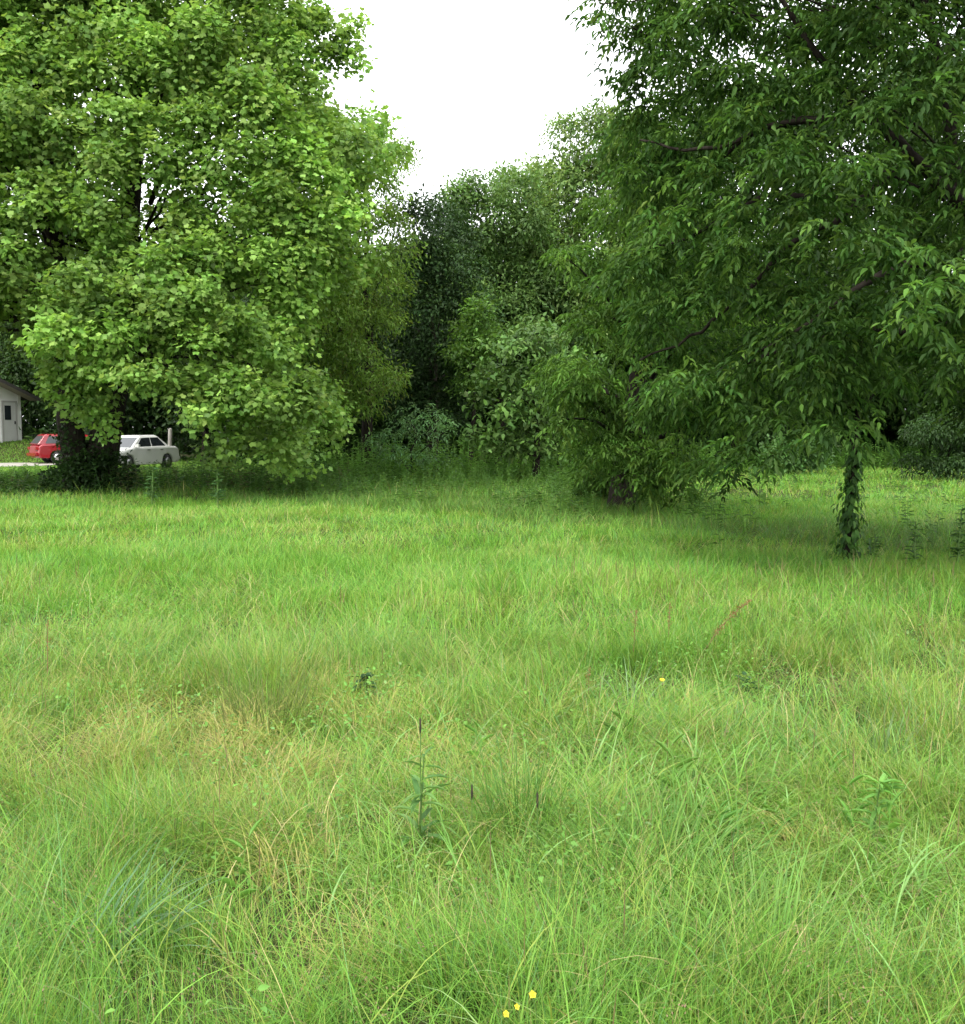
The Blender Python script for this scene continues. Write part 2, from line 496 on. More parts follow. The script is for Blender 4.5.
# ------------------------------------------------------------------ the big drooping tree at the right, its trunk beyond the frame
DROOP_COLS = [(.057, .124, .025), (.043, .096, .021), (.09, .175, .034), (.03, .068, .016)]
def right_tree():
    b = Vector((8.1, 14.0, tz(8.1, 14.0) - 0.1))
    t = thing('pecan_tree', b, 'large dark green tree with drooping compound leaves overhanging the right of the field', 'tree')
    poly = [(655, 0), (600, -20), (625, -160), (800, -300), (1100, -320), (1300, -150), (1320, 250), (1180, 400), (980, 430), (930, 395), (880, 385), (860, 425), (810, 432), (760, 455), (725, 440),
            (700, 440), (660, 415), (640, 330), (625, 270), (640, 200), (640, 150), (650, 120), (640, 90), (662, 55)]
    gaps = [(862, 140, 22), (905, 60, 12), (700, 58, 12), (945, 110, 14), (905, 180, 18), (780, 235, 12), (940, 205, 16)]
    near = lambda x, y: 10.2 + 3.0 * max(0, (850 - x) / 250.0) + random.uniform(-0.6, 0.6) + 0.9 * max(0, (200 - y) / 300.0)
    far = lambda x, y: 14.5 + 1.0 * max(0, (850 - x) / 250.0) + random.uniform(-1.5, 1.5)
    lobes = fill_lobes(poly, 44, near, 29, 0.34, holes=gaps, keep=.92)
    lobes += fill_lobes(poly, 56, far, 34, 0.6, holes=gaps, keep=0.85)
    for px, py, r, Y in ((612, 15, 14, 13), (598, 5, 9, 13), (632, 28, 20, 13), (645, 70, 20, 13), (655, 112, 22, 13), (628, 118, 13, 13.3), (660, 20, 22, 13), (625, 75, 14, 13.2), (640, 100, 14, 13), (650, 50, 12, 12.8), (940, 285, 26, 8.6), (905, 310, 20, 9), (700, 465, 12, 12.5), (735, 455, 11, 12.5), (728, 475, 7, 12.5)):
        p = at(px, py, Y); q = r * Y / F
        lobes.append((p.x, p.y, p.z, q, q, q * 0.6))
    compound_crown(t, lobes, (b.x, b.y), 22.0, 0.27, 0.114, DROOP_COLS, [4, 3, 1.8, 2], aspect=0.36, droop=0.42)
    w = Wood()
    tr = [np.array(p) for p in ((8.1, 14, -0.1), (8.05, 14, .6), (7.95, 13.9, 1.6), (7.8, 13.8, 2.6), (7.6, 13.6, 3.6), (7.5, 13.5, 5), (7.3, 13.3, 7), (7.2, 13.2, 9), (7.1, 13.2, 11))]
    rr = [0.40, 0.30, 0.27, 0.25, 0.22, 0.19, 0.14, 0.09, 0.03]
    w.add(tr, rr, 12)
    fork = np.array((7.8, 13.8, 2.6))
    def limb(pix, r0, r1, start=None, ns=8):
        pts = ([start] if start is not None else []) + [np.array(at(*q)) for q in pix]
        pts = np.array(pts)
        tt = np.linspace(0, len(pts) - 1, (len(pts) - 1) * 4 + 1)      # smooth through the points
        out = np.stack([np.interp(tt, np.arange(len(pts)), pts[:, a]) for a in range(3)], -1)
        for _ in range(2): out[1:-1] = (out[:-2] + 2 * out[1:-1] + out[2:]) / 4
        out[1:-1] += rng.normal(0, 0.015, out[1:-1].shape)
        w.add(out, np.linspace(r0, r1, len(out)), ns)
        return out
    limb([(970, 212, 12.2), (925, 168, 11.8), (868, 118, 11.5), (820, 60, 11.4), (770, -20, 11.3)], 0.095, 0.022, fork)
    limb([(905, 150, 11.7), (868, 118, 11.5), (845, 118, 11.4), (770, 125, 11.6), (700, 155, 12), (640, 140, 12.4)], 0.06, 0.012)
    limb([(868, 118, 11.5), (800, 118, 11.6), (740, 140, 12.0), (690, 190, 12.3)], 0.045, 0.01)
    limb([(955, 190, 12.1), (948, 110, 12), (935, 40, 12.1), (915, -40, 12.2)], 0.09, 0.03)
    limb([(1010, 240, 12.4), (945, 260, 11), (880, 270, 10.6), (800, 330, 11), (720, 370, 12)], 0.07, 0.012)
    limb([(1000, 300, 12.6), (930, 330, 11.5), (860, 330, 11.5), (790, 345, 12), (690, 390, 12.6)], 0.06, 0.012)
    limb([(905, 150, 11.7), (850, 215, 11.5), (790, 240, 11.8), (740, 300, 12.2), (690, 340, 12.5), (640, 360, 12.8)], 0.05, 0.01)
    limb([(840, 200, 11.6), (760, 190, 11.8), (690, 240, 12.4), (640, 250, 12.8)], 0.035, 0.01)
    limbs_to(w, [l for l in lobes if l[0] > 6.5 or l[2] > 6.2], tr, rr, 0.6, 0.17, 0.25, 0.008, 0.12)
    w.build('trunk', M_BARK, t)
right_tree()

def drooping_tree():
    p = at(622, 508, 21.5)
    b = Vector((p.x, 21.5, tz(p.x, 21.5) - 0.1))
    t = thing('drooping_tree', b, 'bushy drooping tree with a dark short trunk at the middle of the field edge', 'tree')
    poly = [(575, 240), (610, 190), (650, 160), (720, 180), (740, 420), (690, 455), (690, 490), (660, 500), (600, 490), (590, 460), (560, 425), (550, 370), (585, 320)]
    f = lambda x, y: 19.8 + random.uniform(-1.2, 1.2)
    g = lambda x, y: 22.5 + random.uniform(-1.2, 1.2)
    lobes = fill_lobes(poly, 44, f, 25, 0.65) + fill_lobes(poly, 55, g, 30, 0.7, keep=0.8)
    for px, py, r in ((680, 490, 9), (655, 488, 10), (700, 470, 10), (662, 468, 13), (640, 448, 14), (605, 445, 14), (563, 420, 12), (562, 390, 12), (590, 330, 14), (568, 260, 14)):
        q = at(px, py, 19.5); s = r * 19.5 / F
        lobes.append((q.x, q.y, q.z, s, s, s))
    for px, py, r in ((598, 490, 15), (612, 470, 16), (640, 470, 15), (632, 492, 14), (615, 495, 14), (585, 470, 14), (650, 490, 12)):
        q = at(px, py, 23.2); s = r * 23.2 / F
        lobes.append((q.x, q.y, q.z, s, s, s))
    compound_crown(t, lobes, (b.x, b.y), 13.0, 0.30, 0.145, [(.074, .155, .026), (.056, .12, .021), (.105, .20, .035), (.038, .082, .016)], [4, 3, 1.5, 2], aspect=0.34, per=3)
    w = Wood()
    tr = [np.array((b.x + dx, 21.5 + dy, z)) for dx, dy, z in ((0, 0, -.1), (.02, 0, .5), (.1, 0, 1.2), (.25, .1, 2.2), (.4, .1, 3.4), (.6, 0, 5), (.7, 0, 6.6))]
    rr = [0.36, 0.27, 0.24, 0.2, 0.16, 0.1, 0.03]
    w.add(tr, rr, 10)
    limbs_to(w, lobes, tr, rr, 0.6, 0.6, 0.15, 0.012, 0.1)
    w.build('trunk', M_BARK, t)
drooping_tree()

# ------------------------------------------------------------------ slim vine-draped tree in the meadow
def vine_tree():
    p = at(848, 560, 13.1)
    b = Vector((p.x, 13.1, tz(p.x, 13.1) - 0.05))
    t = thing('slim_tree', b, 'slim dark tree stem draped in leafy vine standing in the meadow', 'tree')
    w = Wood()
    tr = [np.array(at(px, py, 13.1)) for px, py in ((846, 566), (848, 530), (851, 490), (855, 450), (858, 410), (860, 370), (864, 320))]
    rr = [0.05, 0.042, 0.038, 0.035, 0.032, 0.026, 0.012]
    w.add(tr, rr, 8)
    lobes = []
    for px, py, r in ((855, 395, 26), (825, 405, 22), (885, 375, 22), (860, 350, 28), (835, 370, 22)):
        q = at(px, py, 13.1 + random.uniform(-.5, .5)); s = r * 13.1 / F
        lobes.append((q.x, q.y, q.z, s, s, s * .7))
    limbs_to(w, lobes, tr, rr, 1.0, 0.6, 0.5, 0.01, 0.1)
    w.build('trunk', M_BARK, t)
    compound_crown(t, lobes, (b.x, b.y), 15, 0.26, 0.12, DROOP_COLS, [3, 3, 1, 2], aspect=0.34)
    bt = Batch(); n = 620
    z = np.where(rng.random(n) < .22, rng.random(n) * 2.4, rng.random(n) ** 1.15 * 1.55)
    tx = np.interp(z, [q[2] - b.z for q in tr], [q[0] for q in tr])
    th = rng.uniform(0, 2 * np.pi, n)
    r = (0.045 + 0.12 * rng.random(n) ** 2.2) * np.clip(1.6 - 0.85 * z, .45, 2) * (0.8 + 0.5 * vnoise(z, th * 0.2, 0.22, 5))
    out = np.stack([np.cos(th), np.sin(th), 0 * th], -1)
    P = np.stack([tx, np.full(n, 13.1), b.z + z + .02], -1) + out * r[:, None]
    leaves(bt, P, nrm(out * 0.5 + np.array([0, 0, -1.0]) + rng.normal(0, .35, (n, 3))), nrm(out + np.array([0, 0, .5]) + rng.normal(0, .3, (n, 3))), rng.uniform(.05, .14, n), 0.55, T_LONG,
           shade(n, [(.05, .12, .022), (.07, .16, .03), (.03, .075, .018)], [3, 2, 2]))
    bt.build('vine', M_LEAF, t)
vine_tree()

# ------------------------------------------------------------------ the wood behind: every tree one can tell apart
def wood_tree(name, label, foot, Y, poly, step, rpx, cols, wts, size=0.2, dens=3.5, per=5, trunk_r=0.22, depthY=1.8, mat=M_LEAF, tmpl=T_OVAL, aspect=0.6,
              droop=0.3, compound=False, layers=2, flat=0.75, group=None, cat='tree', bark=None, up=0.8):
    p = at(foot, 470, Y)
    b = Vector((p.x, Y, tz(p.x, Y) - 0.1))
    t = thing(name, b, label, cat, group)
    dens = dens * 2.9; size = size * 1.1; layers = 3
    lobes = []
    for k in range(layers):
        yy = Y - depthY * (1 - k)
        lobes += fill_lobes(poly, step * (1 + 0.2 * k), lambda x, y: yy + random.uniform(-0.6, 0.6) * depthY * .6, rpx, flat, keep=1.0 - 0.2 * k)
    top = max(l[2] for l in lobes)
    cx = float(np.mean([l[0] for l in lobes]))
    if compound:
        compound_crown(t, lobes, (b.x, b.y), dens, size * 2.2, size, cols, wts, mat, aspect, 0.45, T_OVAL, (0.35, 0.7), per=per)
    else:
        simple_crown(t, lobes, (b.x, b.y), dens, per, size, cols, wts, mat, tmpl, aspect, size * 1.0, droop, up)
    w = Wood()
    n = 7
    zz = np.linspace(0, 1, n)
    tr = [np.array((b.x + (cx - b.x) * z ** 1.5 + random.uniform(-.08, .08) * z * 3, Y + random.uniform(-.1, .1), b.z + (top - b.z) * 0.92 * z)) for z in zz]
    rr = list(trunk_r * np.array([1.25, 0.95, 0.82, 0.66, 0.48, 0.3, 0.1]))
    w.add(tr, rr, 8)
    limbs_to(w, lobes, tr, rr, 0.5, 0.5, 0.2, 0.015, 0.12)
    w.build('trunk', bark or M_BARK, t)
    return t

G_WOOD = 'trees of the wood behind the field'
wood_tree('olive_tree', 'olive tinged tree with fine drooping foliage just right of the big pale tree', 368, 34, [(330, 170), (372, 140), (395, 150), (408, 215), (400, 300), (404, 390), (380, 440), (335, 445), (318, 330)], 32, 20,
          [(.13, .235, .036), (.105, .19, .03), (.16, .265, .045), (.10, .13, .034)], [3, 3, 2, 1], 0.15, 7, 6, 0.2, 1.6, aspect=0.4, droop=0.7, group=G_WOOD)
wood_tree('dark_evergreen_tree', 'dark glossy evergreen tree in the shady middle of the wood', 432, 39, [(392, 232), (415, 212), (440, 210), (462, 232), (475, 290), (478, 400), (440, 430), (395, 430), (385, 320)], 34, 22,
          [(.032, .068, .02), (.045, .09, .026), (.022, .048, .015)], [3, 2, 2], 0.17, 8, 5, 0.25, 1.8, M_GLOSSY, T_OVAL, 0.5, group=G_WOOD)
wood_tree('light_green_tree', 'light green rounded tree under the lowest dip of the sky', 500, 46, [(452, 200), (478, 182), (500, 178), (522, 180), (548, 205), (562, 270), (550, 350), (500, 370), (462, 350), (450, 260)], 30, 19,
          [(.11, .20, .055), (.09, .17, .045), (.14, .24, .07)], [3, 2, 2], 0.2, 5, 6, 0.25, 2.2, aspect=0.5, group=G_WOOD)  # leaf tints lightened to stand in for distance haze
wood_tree('tall_pale_tree', 'tall pale yellow green tree rising beside the drooping tree at right of the sky gap', 598, 48, [(532, 200), (545, 165), (560, 130), (590, 128), (618, 122), (645, 130), (700, 170), (705, 330), (640, 340), (560, 330), (535, 270)], 29, 21,
          [(.13, .215, .06), (.10, .18, .05), (.17, .25, .075)], [3, 2, 2], 0.22, 4.5, 6, 0.3, 2.5, aspect=0.45, droop=0.5, group=G_WOOD)  # pale distance haze is put into these leaf tints
wood_tree('bright_sapling', 'bright green sapling lit against the dark evergreen', 470, 36, [(440, 352), (456, 330), (462, 306), (482, 302), (490, 322), (508, 345), (492, 372), (476, 400), (452, 392), (458, 370)], 17, 10,
          [(.085, .175, .028), (.07, .15, .025)], [2, 1], 0.17, 7, 6, 0.09, 0.9, aspect=0.5, group=G_WOOD)
wood_tree('broad_leaf_tree', 'low spreading tree with layered pale large leaves left of the drooping tree', 535, 32.5, [(478, 400), (500, 355), (540, 330), (590, 335), (615, 370), (610, 440), (560, 455), (510, 462), (480, 440)], 30, 19,
          [(.085, .17, .036), (.115, .21, .05), (.06, .125, .028)], [3, 2, 2], 0.20, 5, 5, 0.12, 1.5, M_GLOSSY, T_LONG, 0.62, flat=0.35, up=1.0, group=G_WOOD)
wood_tree('feathery_shrub', 'bluish green feathery shrub at the dark foot of the wood', 412, 32, [(362, 440), (380, 418), (410, 405), (448, 410), (460, 440), (440, 468), (380, 470)], 24, 15,
          [(.10, .205, .075), (.13, .25, .10)], [2, 1], 0.13, 3.2, 2, 0.05, 0.9, compound=True, flat=0.28, aspect=0.3, cat='shrub')
wood_tree('round_leaf_shrub', 'pale round leaved shrub among the weeds beneath the large drooping tree', 795, 38, [(755, 465), (770, 448), (800, 440), (835, 450), (838, 470), (790, 478)], 22, 14,
          [(.08, .17, .045), (.06, .14, .035)], [2, 1], 0.17, 7, 5, 0.05, 0.8, cat='shrub')
wood_tree('grey_green_shrub', 'grey green arching shrub at the right border before the dark wood', 945, 34, [(905, 460), (925, 430), (960, 405), (1010, 410), (1030, 460), (960, 472)], 26, 16,
          [(.034, .075, .02), (.026, .058, .016)], [2, 1], 0.14, 8, 3, 0.06, 1.0, compound=True, flat=0.5, aspect=0.35, cat='shrub')
BACK = [('shade_tree', 'dark tree deep behind the large drooping tree, left of the slim vine stem', 735, 45, [(690, 150), (760, 60), (820, 90), (830, 400), (770, 440), (690, 420)]),
        ('shade_tree', 'dark tree deep in the wood directly behind the slim vine stem', 850, 47, [(800, 90), (860, 40), (930, 80), (930, 400), (870, 415), (800, 420)]),
        ('shade_tree', 'dark tree deep in the wood at the right border of the photo', 950, 45, [(900, 110), (960, 50), (1040, 90), (1060, 400), (980, 420), (905, 410)]),
        ('shade_tree', 'dark tree standing behind the roof of the white house', 20, 64, [(-60, 300), (0, 240), (60, 230), (85, 330), (80, 420), (20, 435), (-50, 430)]),
        ('shade_tree', 'dark tree seen between the stems of the big pale tree', 95, 58, [(40, 300), (90, 250), (150, 260), (170, 380), (150, 440), (60, 440)]),
        ('shade_tree', 'dark green tree right behind the white car', 205, 52, [(140, 300), (200, 250), (270, 260), (285, 400), (250, 452), (170, 450)]),
        ('shade_tree', 'dark green tree under the right skirt of the big pale tree', 300, 44, [(240, 300), (290, 240), (350, 250), (375, 400), (340, 455), (260, 455)]),
        ('shade_tree', 'dark tree hidden deep behind the glossy evergreen', 420, 50, [(370, 280), (420, 230), (480, 250), (490, 430), (430, 455), (370, 450)]),
        ('shade_tree', 'dark tree deep behind the low spreading tree', 560, 48, [(500, 300), (560, 270), (640, 280), (660, 440), (580, 455), (500, 450)])]
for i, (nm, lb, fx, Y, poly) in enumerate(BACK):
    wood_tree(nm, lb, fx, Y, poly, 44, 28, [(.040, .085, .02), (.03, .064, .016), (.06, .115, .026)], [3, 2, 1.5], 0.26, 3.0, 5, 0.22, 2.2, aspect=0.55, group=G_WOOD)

# the far wood, one mass
def woodland():
    b = Batch()
    for x0, x1, y0, y1, zt in ((-8, 50, 53, 61, 11.5), (-9, 40, 46, 50, 7.5), (-50, -10, 70, 80, 11), (-22, -3, 52, 60, 10.5)):
        lobes = []
        n = int((x1 - x0) * (5.0 if y0 > 65 else 3.4))
        for i in range(n):
            x, y = random.uniform(x0, x1), random.uniform(y0, y1)
            r = random.uniform(1.2, 2.3)
            lobes.append((x, y, random.random() ** 0.9 * zt * (0.8 + 0.3 * float(vnoise(x, y, 6, 9))), r, r, r * 0.8))
        for x in np.arange(x0, x1, 2.1):                        # the lower storey is closed
            for z in (0.7, 2.6, 4.6):
                r = random.uniform(1.3, 1.8)
                lobes.append((x + random.uniform(-.6, .6), random.uniform(y0, y1), z + random.uniform(-.4, .4), r, r, r * 0.85))
        P, D, I = lobe_shoots(lobes, (0, 100), 4.5, 0.3, 0.0, 0.5)
        k = len(P)
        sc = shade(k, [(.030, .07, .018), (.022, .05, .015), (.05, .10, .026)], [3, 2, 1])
        for _ in range(3):
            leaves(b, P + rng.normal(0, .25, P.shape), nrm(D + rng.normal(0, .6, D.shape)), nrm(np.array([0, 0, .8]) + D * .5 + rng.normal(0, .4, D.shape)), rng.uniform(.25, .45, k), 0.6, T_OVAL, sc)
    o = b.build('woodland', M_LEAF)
    tag(o, 'dark far wood of leafy trees closing off the field behind the nearer trees', 'woods', kind='stuff')
woodland()
# ------------------------------------------------------------------ house, cars, post
def box(bm, x0, x1, y0, y1, z0, z1, mtx=None):
    vs = [bm.verts.new((x, y, z)) for x in (x0, x1) for y in (y0, y1) for z in (z0, z1)]
    for f in ((0, 1, 3, 2), (4, 6, 7, 5), (0, 4, 5, 1), (2, 3, 7, 6), (0, 2, 6, 4), (1, 5, 7, 3)):
        bm.faces.new([vs[i] for i in f])
    if mtx is not None:
        bmesh.ops.transform(bm, matrix=mtx, verts=vs)
    return vs

M_WHITEWALL = noise_mat('painted_board', (0.74, 0.74, 0.71), (0.82, 0.82, 0.79), 1.5, 0.7, 4)
M_ROOF = noise_mat('shingle', (0.02, 0.019, 0.02), (0.045, 0.042, 0.042), 9, 0.9, 4)
M_TRIM = paint_mat('dark_trim', (0.06, 0.055, 0.05), 0.6)
M_SOFFIT = paint_mat('tan_soffit', (0.30, 0.27, 0.21), 0.7)
M_GLASS = paint_mat('dark_glass', (0.02, 0.024, 0.028), 0.08, 0, 0, 0.6)
M_CHROME = paint_mat('dull_metal', (0.5, 0.5, 0.5), 0.35, 0.9)

def house():
    # local frame: gable wall on y = 0, from x = -8 (left) to 0 (right corner); the house runs back to y = 7
    p = at(22, 441, 57)
    b = Vector((p.x, 57, p.z))
    yaw = math.radians(68)
    t = thing('house', b, 'white board clad house with a dark gable roof at the left border', 'house', rz=yaw)
    Wd, Dp, hw = 8.0, 7.0, 2.45
    sl = 0.36
    rh = hw + sl * Wd / 2
    bm = bmesh.new()                                     # walls: one closed pentagonal prism sunk into the slope
    prof = [(-Wd, -1.0), (0, -1.0), (0, hw), (-Wd / 2, rh), (-Wd, hw)]
    f0 = [bm.verts.new((x, 0, z)) for x, z in prof]; f1 = [bm.verts.new((x, Dp, z)) for x, z in prof]
    bm.faces.new(f0); bm.faces.new(f1[::-1])
    for i in range(5):
        j = (i + 1) % 5
        bm.faces.new((f0[i], f1[i], f1[j], f0[j]))
    # battens of the board siding
    x = -0.2
    while x > -Wd:
        if not (-1.40 < x < -0.28):
            top = hw + sl * (min(-x, Wd + x)) - 0.05
            box(bm, x - 0.035, x + 0.035, -0.03, 0.004, -0.9, top)
        x -= 0.3
    bm_obj('wall', bm, M_WHITEWALL, t)
    bm = bmesh.new()                                     # roof: two thick slabs with overhang
    oh, og, th = 0.65, 0.75, 0.12
    for s in (-1, 1):
        xe = Wd / 2 + oh
        pts = [(0, rh + 0.03), (s * xe, rh + 0.03 - sl * xe), (s * xe, rh + 0.03 - sl * xe + th), (0, rh + 0.03 + th)]
        a = [bm.verts.new((-Wd / 2 + x, -og, z)) for x, z in pts]; c = [bm.verts.new((-Wd / 2 + x, Dp + og, z)) for x, z in pts]
        bm.faces.new(a); bm.faces.new(c[::-1])
        for i in range(4):
            if i == 3: continue
            j = (i + 1) % 4
            bm.faces.new((a[i], c[i], c[j], a[j]))
    bmesh.ops.remove_doubles(bm, verts=bm.verts, dist=0.0005)
    bm_obj('roof', bm, M_ROOF, t)
    for s in (-1, 1):                                    # bargeboards and the tan soffit
        xe = Wd / 2 + oh
        for nm, y0, y1, z0, z1, m in (('bargeboard', -og - 0.03, -og - 0.003, -0.08, 0.10, M_TRIM), ('soffit', -og + 0.01, -0.022, -0.035, -0.004, M_SOFFIT)):
            bm = bmesh.new()
            pts = [(0, rh + 0.03 + z0), (s * xe, rh + 0.03 - sl * xe + z0), (s * xe, rh + 0.03 - sl * xe + z1), (0, rh + 0.03 + z1)]
            a = [bm.verts.new((-Wd / 2 + x, y0, z)) for x, z in pts]; c = [bm.verts.new((-Wd / 2 + x, y1, z)) for x, z in pts]
            bm.faces.new(a); bm.faces.new(c[::-1])
            for i in range(4):
                j = (i + 1) % 4
                bm.faces.new((a[i], c[i], c[j], a[j]))
            bm_obj(nm, bm, m, t)
    d = bpy.data.objects.new('door', None); C.objects.link(d); d.parent = t
    bm = bmesh.new(); box(bm, -1.25, -0.42, -0.05, -0.003, 0.0, 2.08); bm_obj('door_leaf', bm, paint_mat('door_paint', (0.58, 0.58, 0.55), 0.5), d)
    bm = bmesh.new()
    box(bm, -1.35, -1.253, -0.07, -0.003, 0, 2.18); box(bm, -0.417, -0.32, -0.07, -0.003, 0, 2.18); box(bm, -1.253, -0.417, -0.07, -0.003, 2.083, 2.18)
    bm_obj('door_frame', bm, paint_mat('frame_paint', (0.42, 0.41, 0.38), 0.6), d)
    bm = bmesh.new(); box(bm, -1.17, -0.74, -0.058, -0.047, 1.15, 1.92); bm_obj('door_window', bm, M_GLASS, d)
    bm = bmesh.new(); box(bm, -0.53, -0.47, -0.10, -0.052, 0.92, 1.08); bm_obj('handle', bm, M_TRIM, d)
house()

def wheel(parent, x, y, side, r=0.31):
    w = bpy.data.objects.new('wheel', None); C.objects.link(w); w.parent = parent; w.location = (x, y, r)
    for nm, rad, wd, m, off in (('tyre', r, 0.19, M_TYRE, 0), ('rim', r * 0.62, 0.20, M_CHROME, 0.004)):
        bm = bmesh.new()
        bmesh.ops.create_cone(bm, cap_ends=True, segments=28, radius1=rad, radius2=rad, depth=wd + off, matrix=Matrix.Rotation(math.pi / 2, 4, 'X'))
        bmesh.ops.bevel(bm, geom=[e for e in bm.edges if len(e.link_faces) == 2 and any(len(f.verts) > 6 for f in e.link_faces)], offset=0.025, segments=2, affect='EDGES')
        bm_obj(nm, bm, m, w, True)
M_TYRE = paint_mat('tyre_rubber', (0.02, 0.02, 0.02), 0.85)

def car(name, loc, heading, paint, label, hatch=False):
    """a four door car, saloon or hatchback; local +X is its nose"""
    rb, rm, rt = (-2.14, -1.80, -1.66) if hatch else (-1.62, -.98, -.88)
    t = thing(name, loc, label, 'car', rz=heading)
    wb_f, wb_r, R = 1.34, -1.28, 0.37
    def arch(cx, n=9):
        return [(cx + R * math.cos(a), 0.31 + R * math.sin(a)) for a in np.linspace(0.02, math.pi - 0.02, n)]
    prof = [(2.20, 0.28), (2.27, 0.42), (2.24, 0.62), (2.05, 0.75), (1.0, 0.92), (-1.45, 0.96), (-2.05, 0.93), (-2.20, 0.82), (-2.24, 0.50), (-2.16, 0.28)]
    low = [(wb_r - R - 0.02, 0.26)] + arch(wb_r)[::-1] + [(wb_r + R + 0.02, 0.22), (wb_f - R - 0.02, 0.22)] + arch(wb_f)[::-1] + [(wb_f + R + 0.02, 0.26)]
    pr = prof + low
    bm = bmesh.new()
    ys = [-0.86, -0.80, -0.4, 0.4, 0.80, 0.86]
    ins = [0.05, 0.0, 0.0, 0.0, 0.0, 0.05]
    rings = []
    for y, k in zip(ys, ins):
        ring = []
        for x, z in pr:
            zz = z - (k * 0.9 if z > 0.6 else 0) + (0.012 if abs(y) < 0.5 and z > 0.7 else 0)
            xx = x * (1 - k * 0.35)
            if abs(y) > 0.7 and abs(x) > 2.0: xx *= 0.965
            ring.append(bm.verts.new((xx, y, zz)))
        rings.append(ring)
    n = len(pr)
    for a, c in zip(rings[:-1], rings[1:]):
        for i in range(n):
            j = (i + 1) % n
            bm.faces.new((a[i], a[j], c[j], c[i]))
    bm.faces.new(rings[0][::-1]); bm.faces.new(rings[-1])
    # greenhouse
    base = [(1.02, 0.74), (-1.62, 0.74)]; top = [(0.22, 0.58), (-0.98, 0.58)]
    vb = [bm.verts.new(p) for p in ((1.02, -.74, .90), (1.02, .74, .90), (rb, .74, .93), (rb, -.74, .93))]
    vm = [bm.verts.new(p) for p in ((.30, -.60, 1.34), (.30, .60, 1.34), (rm, .60, 1.36), (rm, -.60, 1.36))]
    vt = [bm.verts.new(p) for p in ((.14, -.50, 1.40), (.14, .50, 1.40), (rt, .50, 1.42), (rt, -.50, 1.42))]
    for A, B in ((vb, vm), (vm, vt)):
        for i in range(4):
            j = (i + 1) % 4
            bm.faces.new((A[i], A[j], B[j], B[i]))
    bm.faces.new(vt)
    bmesh.ops.recalc_face_normals(bm, faces=bm.faces)
    sharp = [e for e in bm.edges if len(e.link_faces) == 2 and e.calc_face_angle(0) > 0.30]
    bmesh.ops.bevel(bm, geom=sharp, offset=0.035, segments=3, affect='EDGES', clamp_overlap=True)
    bo = bm_obj('body', bm, paint, t, True)
    wnm = bo.modifiers.new('weighted', 'WEIGHTED_NORMAL'); wnm.weight = 100
    def pane(nm, pts, m=M_GLASS, off=0.006):
        pts = [Vector(p) for p in pts]
        nv = (pts[1] - pts[0]).cross(pts[2] - pts[0]).normalized()
        cc = sum(pts, Vector()) / len(pts)
        if nv.dot(cc - Vector((-.3, 0, 1.0))) < 0: nv = -nv
        bm = bmesh.new()
        f0 = [bm.verts.new(p + nv * off) for p in pts]; f1 = [bm.verts.new(p - nv * 0.01) for p in pts]
        bm.faces.new(f0); bm.faces.new(f1[::-1])
        for i in range(len(pts)):
            j = (i + 1) % len(pts)
            bm.faces.new((f0[i], f1[i], f1[j], f0[j]))
        return bm_obj(nm, bm, m, t)
    def lerp(A, B, u, v):      # a point on the greenhouse side
        return A[0].lerp(A[1], u).lerp(B[0].lerp(B[1], u), v)
    def quad(nm, a, b2, c, d, u0, u1, v0, v1):
        a, b2, c, d = map(Vector, (a, b2, c, d))
        P = lambda u, v: (a.lerp(b2, u)).lerp(d.lerp(c, u), v)
        return pane(nm, [P(u0, v0), P(u1, v0), P(u1, v1), P(u0, v1)])
    quad('windshield', (1.02, -.74, .90), (1.02, .74, .90), (.30, .60, 1.34), (.30, -.60, 1.34), .05, .95, .06, .94)
    quad('rear_window', (rb, .74, .93), (rb, -.74, .93), (rm, -.60, 1.36), (rm, .60, 1.36), .06, .94, .08, .92)
    for s in (-1, 1):
        A, B2, Cc, D = (1.02, s * .74, .90), (rb, s * .74, .93), (rm, s * .60, 1.36), (.30, s * .60, 1.34)
        quad('side_window', A, B2, Cc, D, .12, .50, .10, .90)
        quad('side_window', A, B2, Cc, D, .53, .90, .10, .90)
        for x in (0.05, -0.85):
            bm = bmesh.new(); box(bm, x - .09, x + .09, s * .84 - .03, s * .84 + .035, 0.80, 0.83); bm_obj('door_handle', bm, M_TRIM, t)
        bm = bmesh.new(); box(bm, .74, .86, s * .86 - .1, s * .86 + .1, .93, 1.05)
        bmesh.ops.bevel(bm, geom=bm.edges[:], offset=0.02, segments=2, affect='EDGES'); bm_obj('mirror', bm, paint, t)
        bm = bmesh.new(); box(bm, 2.0, 2.235, s * .60 - .16, s * .60 + .16, .56, .68)
        bmesh.ops.bevel(bm, geom=bm.edges[:], offset=0.02, segments=2, affect='EDGES'); bm_obj('headlight', bm, M_LENS, t)
        bm = bmesh.new(); box(bm, -2.235, -2.0, s * .62 - .15, s * .62 + .15, .66, .80)
        bmesh.ops.bevel(bm, geom=bm.edges[:], offset=0.02, segments=2, affect='EDGES'); bm_obj('taillight', bm, M_TAIL, t)
        wheel(t, wb_f, s * 0.755, s); wheel(t, wb_r, s * 0.755, s)
    for nm, x0, x1 in (('front_bumper', 2.12, 2.30), ('rear_bumper', -2.29, -2.1)):
        bm = bmesh.new(); box(bm, x0, x1, -.80, .80, .36, .52)
        bmesh.ops.bevel(bm, geom=bm.edges[:], offset=0.03, segments=2, affect='EDGES'); bm_obj(nm, bm, paint, t)
    return t
M_LENS = paint_mat('lamp_lens', (0.6, 0.6, 0.6), 0.12)
M_TAIL = paint_mat('tail_lens', (0.30, 0.01, 0.01), 0.2)
